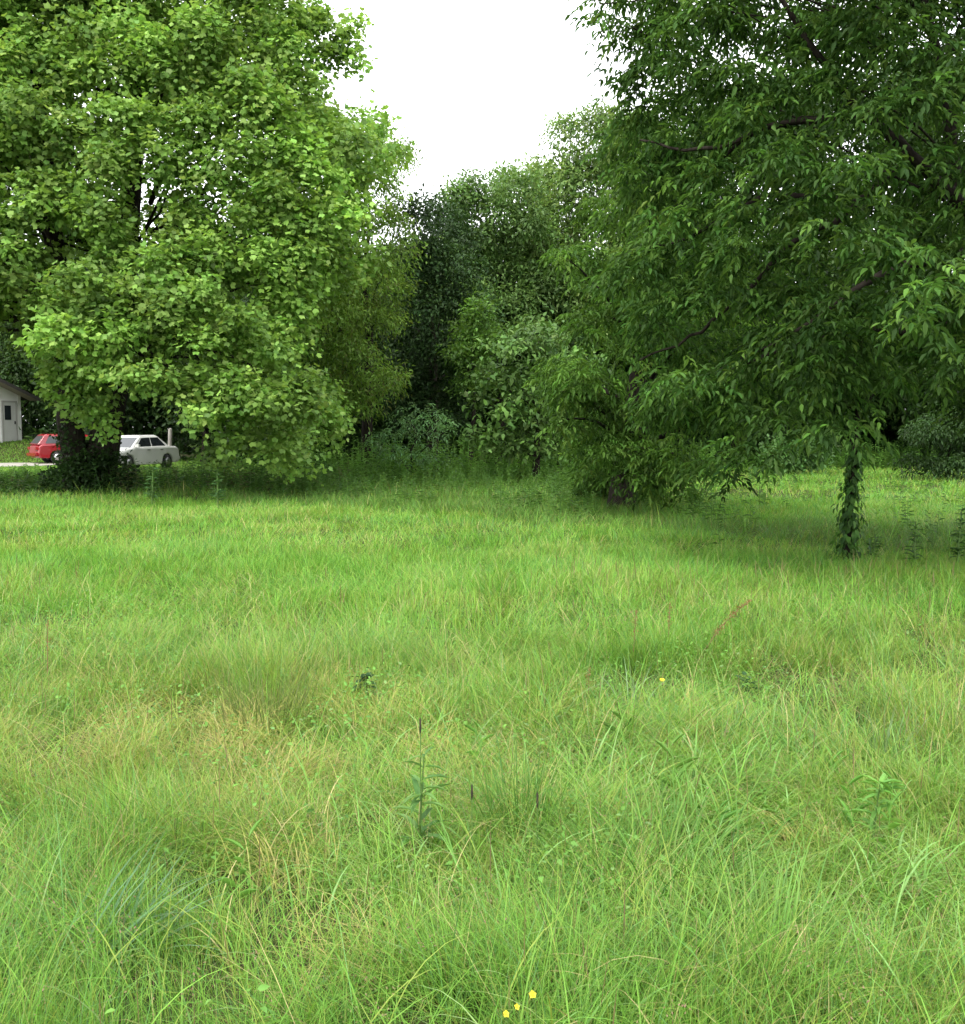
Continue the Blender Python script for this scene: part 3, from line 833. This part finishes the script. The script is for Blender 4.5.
M_WHITECAR = paint_mat('white_car_paint', (0.72, 0.72, 0.68), 0.25, 0, 0.5)
M_REDCAR = paint_mat('red_car_paint', (0.27, 0.008, 0.016), 0.25, 0, 0.6)

cx = at(148, 468, 42)
car('parked_car', Vector((cx.x - 0.85, 42.6, tz(cx.x, 42) + 0.04)), math.radians(180 + 73), M_WHITECAR, 'white saloon car parked behind the two stemmed tree')
cx = at(80, 460, 51)
car('parked_car', Vector((cx.x, 51, tz(cx.x, 51) + 0.04)), math.radians(38), M_REDCAR, 'red hatchback parked on the drive beside the white house', True)

def post():
    p = at(169, 452, 46)
    b = Vector((p.x, 46, tz(p.x, 46) - .1))
    t = thing('wooden_post', b, 'weathered grey post standing behind the white car', 'post')
    w = Wood()
    w.add([np.array((b.x + .02 * i, 46, b.z + 0.45 * i)) for i in range(5)], [0.10, 0.095, 0.09, 0.088, 0.085], 10)
    v = [np.array((b.x + .08, 46, b.z + 1.79)), np.array((b.x + .08, 46, b.z + 1.83))]
    w.add(v, [0.085, 0.02], 10)
    w.build('post_shaft', noise_mat('weathered_wood', (.20, .19, .17), (.36, .34, .31), 4, 0.9, 6, 0.3, 0.1, (4, 4, .5)), t)
post()

# ------------------------------------------------------------------ grass
def edge_y(x):
    """where the open field meets the wood"""
    x = np.asarray(x, float)
    return np.interp(x, [-40, -16, -12, -8, -5, 0, 3, 6, 10, 30], [36, 33, 29.5, 28.5, 31, 33, 34, 40, 43, 44]) + 1.2 * (vnoise(x, 0 * x, 1.6, 12) - 0.5)

def shaded_rough_y(x):
    """where the bright field gives way to longer rough grass whose tint carries canopy shade"""
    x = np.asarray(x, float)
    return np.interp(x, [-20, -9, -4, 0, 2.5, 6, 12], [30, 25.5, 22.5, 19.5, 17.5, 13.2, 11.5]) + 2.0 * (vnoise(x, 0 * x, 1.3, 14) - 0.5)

def half_width(y): return 0.50 * y + 2.9

def scatter(n, y0, y1):
    m = int(n * 1.15) + 10
    out_x, out_y, got = [], [], 0
    wmax = half_width(y1)
    while got < n:
        y = rng.uniform(y0, y1, m); k = rng.random(m) < half_width(y) / wmax
        y = y[k]; x = rng.uniform(-1, 1, len(y)) * half_width(y)
        out_x.append(x); out_y.append(y); got += len(y)
    return np.concatenate(out_x)[:n], np.concatenate(out_y)[:n]

GP = np.array([(.112, .255, .032), (.165, .325, .048), (.225, .30, .055), (.38, .335, .15), (.105, .24, .07), (.06, .145, .022), (.17, .13, .065)])

def blade_batch(x, y, L, wd, az, th0, bend, seg, col, prof=None, zoff=0.0):
    n = len(x)
    t = (np.arange(seg) + 0.5) / seg
    th = th0[:, None] + bend[:, None] * t[None] ** 1.3
    st = L[:, None] / seg
    hx = np.cumsum(np.sin(th) * st, 1); hz = np.cumsum(np.cos(th) * st, 1)
    hx = np.concatenate([np.zeros((n, 1)), hx], 1); hz = np.concatenate([np.zeros((n, 1)), hz], 1)
    ca, sa = np.cos(az)[:, None], np.sin(az)[:, None]
    gz = terrain(x, y)[:, None] + zoff - 0.01
    ctr = np.stack([x[:, None] + ca * hx, y[:, None] + sa * hx, gz + np.maximum(hz, 0.005)], -1)
    tw = rng.normal(0, 0.5, n)
    side = np.stack([-np.sin(az + tw), np.cos(az + tw), np.zeros(n)], -1)
    if prof is None:
        u = np.linspace(0, 1, seg + 1); prof = np.clip(1 - u ** 2.2, 0.08, 1) * (0.75 + 0.6 * u * (1 - u))
    hw = 0.5 * wd[:, None] * prof[None]
    v = np.stack([ctr - side[:, None] * hw[..., None], ctr + side[:, None] * hw[..., None]], 2).reshape(-1, 3)
    k = (seg + 1) * 2
    fb = np.array([[2 * i, 2 * i + 1, 2 * i + 3, 2 * i + 2] for i in range(seg)])
    f = (fb[None] + (np.arange(n) * k)[:, None, None]).reshape(-1, 4)
    return v, f, np.repeat(col, k, axis=0)

def grass_cols(x, y, n, extra=0.0):
    dry = np.clip(vnoise(x, y, 1.5, 21) * 0.7 + vnoise(x, y, 0.5, 22) * 0.5 - 0.42 + extra, 0, 1)
    # the swath left of the middle is older and yellower
    dry = dry + 0.42 * np.exp(-((x + 1.7) / 1.5) ** 2 - ((y - 5.6) / 1.9) ** 2) + 0.22 * np.exp(-((x - .1) / .5) ** 2 - ((y - 4.3) / .7) ** 2)
    blue = np.clip(vnoise(x, y, 1.2, 23) * 1.3 - 0.6, 0, 1)
    dry = dry * 1.35
    p = np.stack([np.clip(1.2 - dry, .1, 2), 0.9 + 0 * x, 0.35 + 1.6 * dry, 0.05 + 0.55 * dry, 0.15 + 1.2 * blue, 0.35 + 0 * x, 0.02 + 0.10 * dry], -1)
    p = np.clip(p, 0.01, None); p /= p.sum(1, keepdims=True)
    i = (rng.random(n)[:, None] > np.cumsum(p, 1)).sum(1).clip(0, 6)
    return np.clip(GP[i] * (1 + rng.normal(0, .14, (n, 1))), 0.005, 1)

class QB(Batch):
    pass

SB = {}

def grass():
    b = QB()
    #      y0   y1    blades  width   len   seg
    zones = [(1.7, 4.5, 225000, .0029, .148, 4), (4.5, 8, 225000, .0038, .155, 4), (8, 14, 215000, .0055, .17, 3), (14, 24, 185000, .0095, .16, 2), (24, 46, 140000, .017, .19, 2)]
    for y0, y1, n, wd, ln, seg in zones:
        # part of it grows in tufts
        nt = n // 34
        tx, ty = scatter(nt, y0, y1)
        k = rng.integers(0, nt, n)
        r = np.abs(rng.normal(0, 0.042 if y0 < 8 else (0.07 if y0 < 14 else 0.12), n)); a = rng.uniform(0, 2 * np.pi, n)
        sx, sy = scatter(n, y0, y1)
        tuft = rng.random(n) < 0.55
        x = np.where(tuft, tx[k] + r * np.cos(a), sx); y = np.where(tuft, ty[k] + r * np.sin(a), sy)
        hf = 0.35 + 0.6 * vnoise(x, y, 1.7, 31) + 0.65 * vnoise(x, y, 0.38, 32)
        if y0 >= 8: hf = 0.55 + 0.35 * hf
        else: hf = 0.30 + 1.25 * hf * (0.35 + 0.95 * vnoise(x, y, 0.62, 36) ** 1.3)
        flow = 2 * np.pi * (vnoise(x, y, 1.3, 33) * 1.6)
        az = np.where(tuft, a + rng.normal(0, .5, n), flow + rng.normal(0, 1.0, n))
        lod = np.clip(vnoise(x, y, 0.7, 34) * 1.5 - 0.25, 0, 1)             # how much the sward has lain down
        L = ln * hf * rng.lognormal(0, .32, n)
        th0 = np.abs(rng.normal(0.2, .25, n)) + 0.4 * lod
        bend = np.abs(rng.normal(0.8, .6, n)) + 1.3 * lod * rng.random(n)
        rough = (y > shaded_rough_y(x)) & (x > -16) & ~((x > 3.5) & (y > 17 + 2 * vnoise(x, y, 2, 37)))
        L = L * np.where(rough, 1.35, 1.0)
        L = L * (1 + 0.35 * lod)
        keep = (y < edge_y(x) + 1.5) & ((y > 9) | (vnoise(x, y, .34, 35) > .44) | (rng.random(n) < .22))
        lawn = (x < -14.2) & (y > 31.5)
        L = np.where(lawn, 0.09 * rng.lognormal(0, .2, n), L)
        keep = keep | (lawn & (y < 46)) | ((x < -9) & (y < 41.2))
        col = grass_cols(x, y, n)
        shaded_rough_col = np.array([(.075, .16, .03), (.095, .19, .035), (.13, .17, .045), (.15, .12, .055)])[rng.choice(4, n, p=[.45, .33, .17, .05])] * (1 + rng.normal(0, .12, (n, 1)))  # rough grass tints, with shade from the crowns put into the darker colour
        col = np.where((rough & (rng.random(n) < .75))[:, None], shaded_rough_col, col)
        col = np.where(lawn[:, None], GP[1] * (1 + rng.normal(0, .1, (n, 1))), col)
        if y0 >= 8: col = col * np.array([1.04, 1.13, 1.0])
        w = wd * rng.uniform(.6, 1.35, n)
        s = keep
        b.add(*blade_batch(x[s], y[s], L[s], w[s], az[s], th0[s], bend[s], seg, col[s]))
    # long arching blades, greener or straw
    n = 20000
    x, y = scatter(n, 2.2, 11)
    kk = vnoise(x, y, 0.6, 41) > 0.42
    x, y = x[kk], y[kk]; n = len(x)
    col = np.concatenate([GP, [[.20, .30, .11]]])[rng.choice([0, 1, 2, 3, 7], n, p=[.25, .25, .25, .12, .13])] * (1 + rng.normal(0, .12, (n, 1)))
    b.add(*blade_batch(x, y, rng.uniform(.26, .5, n), rng.uniform(.0035, .007, n), rng.uniform(0, 6.28, n), rng.uniform(.15, .8, n), rng.uniform(.8, 2.1, n), 7, col))
    # matted clumps that have lain over, some yellowed
    spots = [(rng.normal(-1.5, 1.1), rng.normal(5.4, 1.2), 0) for _ in range(80)] + [(rng.normal(1.3, .8), rng.normal(4.0, .9), 1) for _ in range(60)] + [(*[float(q[0]) for q in scatter(1, 2.3, 8)], 1) for _ in range(60)]
    for sx, sy, kind in spots:
        if sy < 2.1: continue
        n = 130
        x = sx + rng.normal(0, .09, n); y = sy + rng.normal(0, .09, n)
        d0 = rng.uniform(0, 6.28)
        pal = np.array([[(.34, .31, .09), (.28, .30, .07), (.40, .34, .14), (.19, .28, .05)], [(.15, .31, .045), (.20, .34, .06), (.11, .24, .03), (.24, .34, .11)]][kind])
        col = pal[rng.integers(0, 4, n)] * (1 + rng.normal(0, .12, (n, 1)))
        b.add(*blade_batch(x, y, rng.uniform(.2, .42, n), rng.uniform(.0025, .005, n), rng.normal(d0, .9, n), rng.uniform(.2, .9, n), rng.uniform(1.0, 2.2, n), 6, col))
    # broad soft blades through the near right of the sward
    n = 3600
    x = rng.normal(1.2, .9, n); y = rng.normal(4.0, 1.1, n).clip(2.2, 8)
    kk = vnoise(x, y, .4, 71) > .4; x, y = x[kk], y[kk]; n = len(x)
    col = np.array([(.13, .29, .05), (.16, .33, .075), (.20, .36, .11), (.09, .21, .03)])[rng.integers(0, 4, n)] * (1 + rng.normal(0, .1, (n, 1)))
    b.add(*blade_batch(x, y, rng.uniform(.18, .40, n), rng.uniform(.006, .012, n), rng.uniform(0, 6.28, n), rng.uniform(.15, .8, n), rng.uniform(.6, 1.9, n), 6, col))
    # close cut lawn round the house and drive
    n = 120000
    x = rng.uniform(-42, -9, n); y = rng.uniform(36, 60, n)
    kk = (np.abs(x) < .5 * y + 2) & ((x < -14) | (y > 40)) & ~((y > 43.2) & (y < 50.3) & (np.abs(y - (45 + (x + 40) / 20.4 * 3.6)) < 2.4) & (x < -19.4))
    x, y = x[kk], y[kk]; n = len(x)
    col = np.array([(.13, .29, .04), (.16, .33, .05), (.20, .31, .06)])[rng.integers(0, 3, n)]
    b.add(*blade_batch(x, y, rng.uniform(.07, .14, n), np.full(n, .04), rng.uniform(0, 6.28, n), rng.uniform(.1, .7, n), rng.uniform(.3, 1., n), 2, col))
    # fine stalks with brownish seed heads
    n = 2600
    x, y = scatter(n, 2.3, 11)
    kk = vnoise(x, y, 1.1, 43) > 0.40
    x, y = x[kk], y[kk]; n = len(x)
    L = rng.uniform(.22, .42, n)
    col = np.array([(.17, .16, .06), (.13, .10, .05), (.12, .16, .04), (.18, .15, .07)])[rng.integers(0, 4, n)]
    pf = np.array([.45, .4, .4, .4, .5, 2.2, 2.4, 1.3, .3])
    b.add(*blade_batch(x, y, L, 0.0015 * np.maximum(1, y / 6), rng.uniform(0, 6.28, n), np.abs(rng.normal(.05, .1, n)), rng.normal(.1, .3, n), 8, col, pf))
    # airy seed panicles
    n = 2600
    x, y = scatter(n, 2.2, 9)
    kk = vnoise(x, y, .9, 44) > .45
    x, y = x[kk], y[kk]; n = len(x); h = rng.uniform(.22, .42, n); az = rng.uniform(0, 6.28, n); ln_ = rng.uniform(0, .25, n)
    b.add(*blade_batch(x, y, h, np.full(n, .0016), az, ln_, 0 * h, 4, np.tile([[.15, .17, .06]], (n, 1))))
    SB['p'] = (x, y, h, az, ln_)
    o = b.build('grass', M_GRASS)
    tag(o, 'unmown green and straw coloured meadow grass filling the field', 'grass', kind='stuff')
grass()

def weed_stems(b, x, y, h, nl, size, cols, wts, aspect=.28, rise=0.0):
    """upright leafy stems"""
    n = len(x)
    g = terrain(x, y)
    lean = rng.normal(0, .12, (n, 2))
    sc = shade(n, cols, wts, .1)
    for i in range(nl):
        f = (i + 1.0) / nl
        z = h * (0.15 + 0.85 * f)
        az = rng.uniform(0, 6.28, n)
        P = np.stack([x + lean[:, 0] * z, y + lean[:, 1] * z, g + z], -1)
        U = np.stack([np.cos(az), np.sin(az), .35 + rise + .5 * f - .5 * rng.random(n)], -1)
        leaves(b, P, U, nrm(np.array([0, 0, 1.]) + rng.normal(0, .25, (n, 3))), size * rng.uniform(.7, 1.2, n) * (1.15 - .6 * f), aspect, T_LANCE, sc * (1 + rng.normal(0, .06, (n, 1))))
    # the stem itself, a thin leaf standing up
    P = np.stack([x, y, g], -1); U = np.stack([lean[:, 0], lean[:, 1], np.ones(n)], -1)
    az = rng.uniform(0, 6.28, n); N = np.stack([np.cos(az), np.sin(az), 0 * az], -1)
    leaves(b, P, U, N, h, .014, T_STEM, sc)

def ground_weeds():
    b = Batch()
    n = 34000
    x, y = scatter(n, 2.0, 9)
    kk = vnoise(x, y, 0.55, 51) * 0.7 + vnoise(x, y, 1.9, 52) * 0.5 > 0.56
    x, y = x[kk], y[kk]; n = len(x)
    z = terrain(x, y) + rng.uniform(.02, .22, n) * vnoise(x, y, .5, 53) * 1.6
    P = np.stack([x, y, z], -1)
    az = rng.uniform(0, 6.28, n)
    U = np.stack([np.cos(az), np.sin(az), rng.normal(.1, .35, n)], -1)
    leaves(b, P, U, nrm(np.array([0, 0, 1.]) + rng.normal(0, .35, (n, 3))), rng.uniform(.016, .036, n), .55, T_LONG,
           shade(n, [(.10, .23, .04), (.13, .28, .05), (.07, .16, .03), (.15, .25, .08)], [3, 3, 1, 1]))
    # the seeds of the panicles, and small leaves clinging to stems
    x, y, h, az, ln_ = SB['p']
    tone = np.array([(.24, .19, .10), (.20, .20, .08), (.26, .17, .12)])[rng.integers(0, 3, len(x))]
    for k in range(16):
        f = rng.uniform(.68, 1.04, len(x)); sp = .022 * (1.1 - f) * 3 + .004
        P = np.stack([x + np.cos(az) * np.sin(ln_) * h * f, y + np.sin(az) * np.sin(ln_) * h * f, terrain(x, y) + np.cos(ln_) * h * f], -1) + rng.normal(0, 1, (len(x), 3)) * sp[:, None] * np.array([1, 1, .4])
        leaves(b, P, sphere_dirs(len(x)) + np.array([0, 0, .6]), sphere_dirs(len(x)), rng.uniform(.005, .010, len(x)), .45, T_OVAL, tone)
    # broader leaved stems leaning through the near right of the sward
    n = 14
    x = rng.normal(1.25, .75, n); y = rng.normal(4.1, .9, n).clip(2.4, 7)
    weed_stems(b, x, y, rng.uniform(.12, .34, n), 6, .13, [(.12, .27, .05), (.15, .31, .07), (.10, .22, .04)], [3, 2, 2], .13, .7)
    tag(b.build('ground_weeds', M_GRASS), 'low small leaved weeds growing among the meadow grass', 'weeds', kind='stuff')
ground_weeds()

def undergrowth():
    b = Batch()
    n = 2600
    x = rng.uniform(-16, 30, n); y = edge_y(x) - 0.6 + np.abs(rng.normal(0, 2.2, n))
    h = rng.uniform(.5, 1.45, n) * (0.6 + .7 * vnoise(x, y, 1.4, 61)) * np.where(x < -8, .35, 1)
    weed_stems(b, x, y, h, 13, .19, [(.12, .26, .05), (.15, .31, .065), (.08, .18, .035)], [3, 2, 1])
    n = 1500                                                    # rough weedy strip in front of the wood
    x = rng.uniform(-7, 4.5, n); y = shaded_rough_y(x) + rng.uniform(1.5, 14, n)
    kk = (y < edge_y(x) + 1) & (vnoise(x, y, 1.6, 63) > .36)
    x, y = x[kk], y[kk]
    weed_stems(b, x, y, rng.uniform(.25, .75, len(x)), 11, .13, [(.07, .155, .032), (.085, .18, .035), (.055, .125, .028)], [3, 2, 2])
    n = 500                                                     # round the foot of the big pale tree
    x = rng.uniform(-13.5, -3.5, n); y = rng.uniform(26.0, 30.0, n)
    weed_stems(b, x, y, rng.uniform(.3, .95, n) * np.where(x < -6.5, np.where(x > -10.3, .95, .5), .85), 12, .17, [(.045, .11, .026), (.07, .14, .035), (.10, .11, .05)], [3, 2, 1])
    n = 900                                                     # meadow weeds under the overhanging crown
    x = rng.uniform(3, 22, n); y = rng.uniform(14, 42, n)
    kk = vnoise(x, y, 2.2, 62) > .48
    x, y = x[kk], y[kk]
    weed_stems(b, x, y, rng.uniform(.25, .6, len(x)), 10, .12, [(.06, .14, .03), (.05, .12, .028)], [1, 1])
    tag(b.build('undergrowth', M_LEAF), 'tall leafy weeds in a band along the shaded edge of the wood', 'weeds', kind='stuff')
undergrowth()

# ------------------------------------------------------------------ single plants one can point at
def stalk(parent, pts, r, mat, name='stem'):
    w = Wood(); w.add(pts, r, 6); return w.build(name, mat, parent)
M_STEM = noise_mat('green_stem', (.06, .12, .025), (.09, .16, .04), 20, .6)
M_RUST = noise_mat('rusty_stalk', (.15, .11, .05), (.19, .13, .06), 20, .8)
M_DARKSTEM = noise_mat('dark_stalk', (.02, .018, .012), (.05, .04, .025), 20, .8)
M_YELLOW = leaf_mat('yellow_petal', .5, .3, .3, (1.1, 1.05, .6))

def foot(px, py, h=0.0):
    """ground point seen at pixel (px, py)"""
    Y = EYE * F / max(py - 430.0, 5)
    for _ in range(4):
        p = at(px, py, Y); Y += (p.z - tz(p.x, Y)) * Y / EYE * 0.9
    p = at(px, py, Y)
    return Vector((p.x, Y, tz(p.x, Y)))

def leafy_weed(px, py, h, n, size, label, cols, lean=(0, 0), aspect=.3, group=None, droopy=.2, name='leafy_weed'):
    b = foot(px, py)
    t = thing(name, b, label, 'weed', group)
    top = np.array(b) + np.array([lean[0] * h, lean[1] * h, h])
    pts = bez(np.array(b), (np.array(b) + top) / 2 + np.array([0, 0, .03]), top, 6)
    stalk(t, pts, np.linspace(.006, .002, 6) * max(1, b.y / 5), M_STEM)
    f = np.sort(rng.uniform(.15, 1, n)); az = np.arange(n) * 2.4 + rng.normal(0, .4, n)
    P = np.stack([np.interp(f, np.linspace(0, 1, 6), pts[:, a]) for a in range(3)], -1)
    U = np.stack([np.cos(az), np.sin(az), .5 - droopy + rng.normal(0, .25, n)], -1)
    bt = Batch()
    leaves(bt, P, U, nrm(np.array([0, 0, 1.]) + rng.normal(0, .2, (n, 3))), size * rng.uniform(.7, 1.2, n) * (1.15 - .5 * f), aspect, T_LONG, shade(n, cols, [1] * len(cols), .1))
    bt.build('leaves', M_LEAF, t)
    return t

leafy_weed(418, 862, .42, 30, .13, 'tall weed with paired lance shaped leaves in the middle of the near grass', [(.10, .22, .06), (.13, .25, .07), (.085, .18, .05)], (.06, 0), .2)
leafy_weed(366, 706, .20, 24, .10, 'small dark green weed just left of the middle of the field', [(.02, .06, .016), (.035, .09, .02)], (0, 0), .6)
leafy_weed(745, 700, .16, 20, .09, 'low dark green weed right of the yellow flower in the middle distance', [(.035, .09, .03)], (0, 0), .5)
leafy_weed(872, 562, .36, 30, .13, 'short bushy weed close beside the slim vine stem', [(.03, .08, .02), (.045, .11, .025)], (.1, 0), .35)
leafy_weed(914, 568, .58, 34, .13, 'middle tall dark weed between the vine stem and the right border', [(.03, .08, .02), (.04, .10, .025)], (0, 0), .35)
leafy_weed(957, 568, .75, 44, .14, 'tallest dark weed at the right border of the meadow', [(.03, .08, .02), (.045, .11, .025)], (.05, 0), .35)
leafy_weed(218, 508, .75, 40, .20, 'pale leafed weed right of the foot of the big pale tree', [(.06, .14, .05), (.08, .17, .06)], (0, 0), .3)
leafy_weed(152, 506, .85, 40, .20, 'pale leafed weed close to the trunk of the big pale tree', [(.06, .14, .05), (.08, .17, .06)], (0.05, 0), .3)
leafy_weed(870, 860, .30, 36, .12, 'fresh green leafy weed in the near grass at the right', [(.13, .28, .06), (.16, .32, .07)], (0.1, 0), .22)

def tuft(px, py, n, L, wd, label, cols, spread=.08, bend=(.5, 1.6), th=(.1, .7), group=None, az0=None, name='grass_clump'):
    b = foot(px, py)
    x = b.x + rng.normal(0, spread, n); y = b.y + rng.normal(0, spread, n)
    az = np.arctan2(y - b.y, x - b.x) + rng.normal(0, .5, n) if az0 is None else rng.normal(az0, .55, n)
    v, f, c = blade_batch(x, y, L * rng.uniform(.6, 1.2, n), wd * rng.uniform(.6, 1.3, n), az, rng.uniform(*th, n), rng.uniform(*bend, n), 8, shade(n, cols, [1] * len(cols), .1))
    o = make_mesh(name, v - np.array(b), f, M_GRASS, c)
    o.location = b
    return tag(o, label, 'grass clump', group)

tuft(95, 965, 60, .36, .011, 'pale blue green clump of broad blades in the near left grass', [(.10, .20, .09), (.13, .23, .12)], .07, (.3, 1.1), (.3, .9), az0=.35)
tuft(655, 905, 420, .52, .0065, 'big dark green clump of long arching blades in the near grass', [(.05, .13, .018), (.075, .18, .026), (.13, .23, .04)], .16, (.7, 2.0), (.1, .9))
tuft(520, 850, 120, .46, .006, 'clump of upright green blades beside two dark seed stalks', [(.06, .15, .025), (.085, .19, .035)], .06, (.2, .9), (.05, .35))
tuft(885, 770, 36, .36, .009, 'pale broad bladed tuft in the middle of the right half of the field', [(.16, .24, .11), (.12, .22, .07)], .05, (.2, .9), (.05, .4))
tuft(632, 720, 26, .40, .009, 'pale whitish grass tuft below the yellow flower', [(.20, .27, .15), (.13, .22, .08)], .05, (.4, 1.4), (.05, .3))
tuft(770, 985, 260, .42, .006, 'fine light green clump bending over at the bottom right', [(.11, .23, .045), (.14, .27, .055)], .10, (.5, 1.6), (.1, .8))
tuft(240, 800, 300, .40, .004, 'yellowed clump of fallen straw blades left of the leafy weed', [(.22, .21, .06), (.28, .24, .10), (.16, .20, .045)], .15, (1.0, 2.0), (.3, .9))
tuft(265, 735, 240, .42, .0045, 'tall olive green clump of thin upright stems at the left of the field', [(.09, .14, .03), (.12, .15, .05)], .12, (.1, .7), (.05, .35))

def sorrel(px, py, h, lean, label):
    b = foot(px, py)
    t = thing('sorrel_stalk', b, label, 'weed', 'rusty red sorrel stalks')
    top = np.array(b) + np.array([lean * h, 0, h])
    pts = bez(np.array(b), np.array(b) + np.array([lean * h * .25, 0, h * .6]), top, 8)
    s = max(1, b.y / 5)
    stalk(t, pts, np.linspace(.0032, .0015, 8) * s, M_RUST)
    n = 170 if lean > .3 else 70
    f = rng.uniform(.45, 1, n)
    P = np.stack([np.interp(f, np.linspace(0, 1, 8), pts[:, a]) for a in range(3)], -1) + rng.normal(0, .016, (n, 3)) * (1.3 - f[:, None])
    bt = Batch()
    leaves(bt, P, sphere_dirs(n) + np.array([0, 0, .3]), sphere_dirs(n), rng.uniform(.006, .011, n) * s * (1.25 if lean > .3 else .95), .6, T_OVAL, shade(n, [(.23, .13, .06), (.18, .11, .045), (.26, .18, .08)], [2, 1, 1]))
    bt.build('sorrel_seeds', M_LEAF, t)  # loose rusty seeds along the upper stalk
sorrel(698, 668, .47, .75, 'rusty sorrel stalk leaning strongly to the right')
sorrel(668, 652, .36, .03, 'upright rusty sorrel stalk just left of the leaning one')
sorrel(633, 668, .40, .05, 'upright rusty sorrel stalk above the whitish grass tuft')
sorrel(588, 712, .26, .02, 'shortest rusty sorrel stalk, left of the yellow flower')
sorrel(48, 690, .45, .03, 'rusty sorrel stalk near the left border of the field')

def seed_spike(px, py, h, label):
    b = foot(px, py)
    t = thing('seed_stalk', b, label, 'weed', 'dark plantain seed stalks')
    pts = np.array(b) + np.array([[0, 0, h * k / 5] for k in range(6)])
    stalk(t, pts, [.002] * 6, M_STEM)
    hd = np.array(b) + np.array([[0, 0, h + .012 * k] for k in range(6)])
    stalk(t, hd, [.002, .004, .0048, .0036, .004, .001], M_DARKSTEM, 'seed_head')
seed_spike(472, 880, .30, 'dark seed stalk right of the tall leafy weed')
seed_spike(537, 890, .30, 'dark seed stalk on the left of the big dark clump')
seed_spike(421, 862, .50, 'dark tipped stalk rising through the tall leafy weed')

def yellow_flower(px, py, h, r, label):
    """px, py: where the flower head shows"""
    Y = (EYE - h) * F / max(py - 430.0, 5)
    p = at(px, py, Y)
    g = tz(p.x, Y)
    t = thing('yellow_flower', Vector((p.x, Y, g)), label, 'flower', 'yellow wild flowers')
    pts = bez((p.x + .015, Y + .02, g), (p.x + .02, Y + .01, (g + p.z) / 2), (p.x, Y, p.z), 6)
    stalk(t, pts, np.linspace(.0018, .0012, 6), M_STEM)
    ax = nrm(np.array([random.uniform(-.2, .2), -.6, .7]))
    e1 = nrm(np.cross(ax, [1, 0, 0])); e2 = np.cross(ax, e1)
    for k in range(5):
        a = k * 2 * math.pi / 5
        d = math.cos(a) * e1 + math.sin(a) * e2
        bt = Batch()
        leaves(bt, np.array([[p.x, Y, p.z]]) + d * r * .12, (d + ax * .5 + rng.normal(0, .15, 3))[None], ax[None] - .4 * d[None], np.array([r * random.uniform(.75, 1)]), 1.25, T_LONG, np.array([[.72 + random.uniform(-.1, .05), .58 + random.uniform(-.1, .05), .03]]))
        bt.build('petal', M_YELLOW, t)
    bm = bmesh.new(); bmesh.ops.create_icosphere(bm, subdivisions=2, radius=r * .26)
    bm_obj('flower_centre', bm, noise_mat('stamen', (.55, .40, .02), (.7, .55, .03), 60), t, True, Vector((0, 0, p.z - g)) + Vector(ax) * r * .12)
yellow_flower(533, 995, .30, .0105, 'largest yellow flower at the bottom of the photo, upper right of its cluster')
yellow_flower(517, 1007, .29, .0075, 'half turned yellow flower in the middle of the cluster at the bottom')
yellow_flower(506, 1014, .28, .009, 'yellow flower at the lower left of the cluster at the bottom')
yellow_flower(662, 680, .22, .015, 'lone yellow flower in the grass right of the middle of the field')
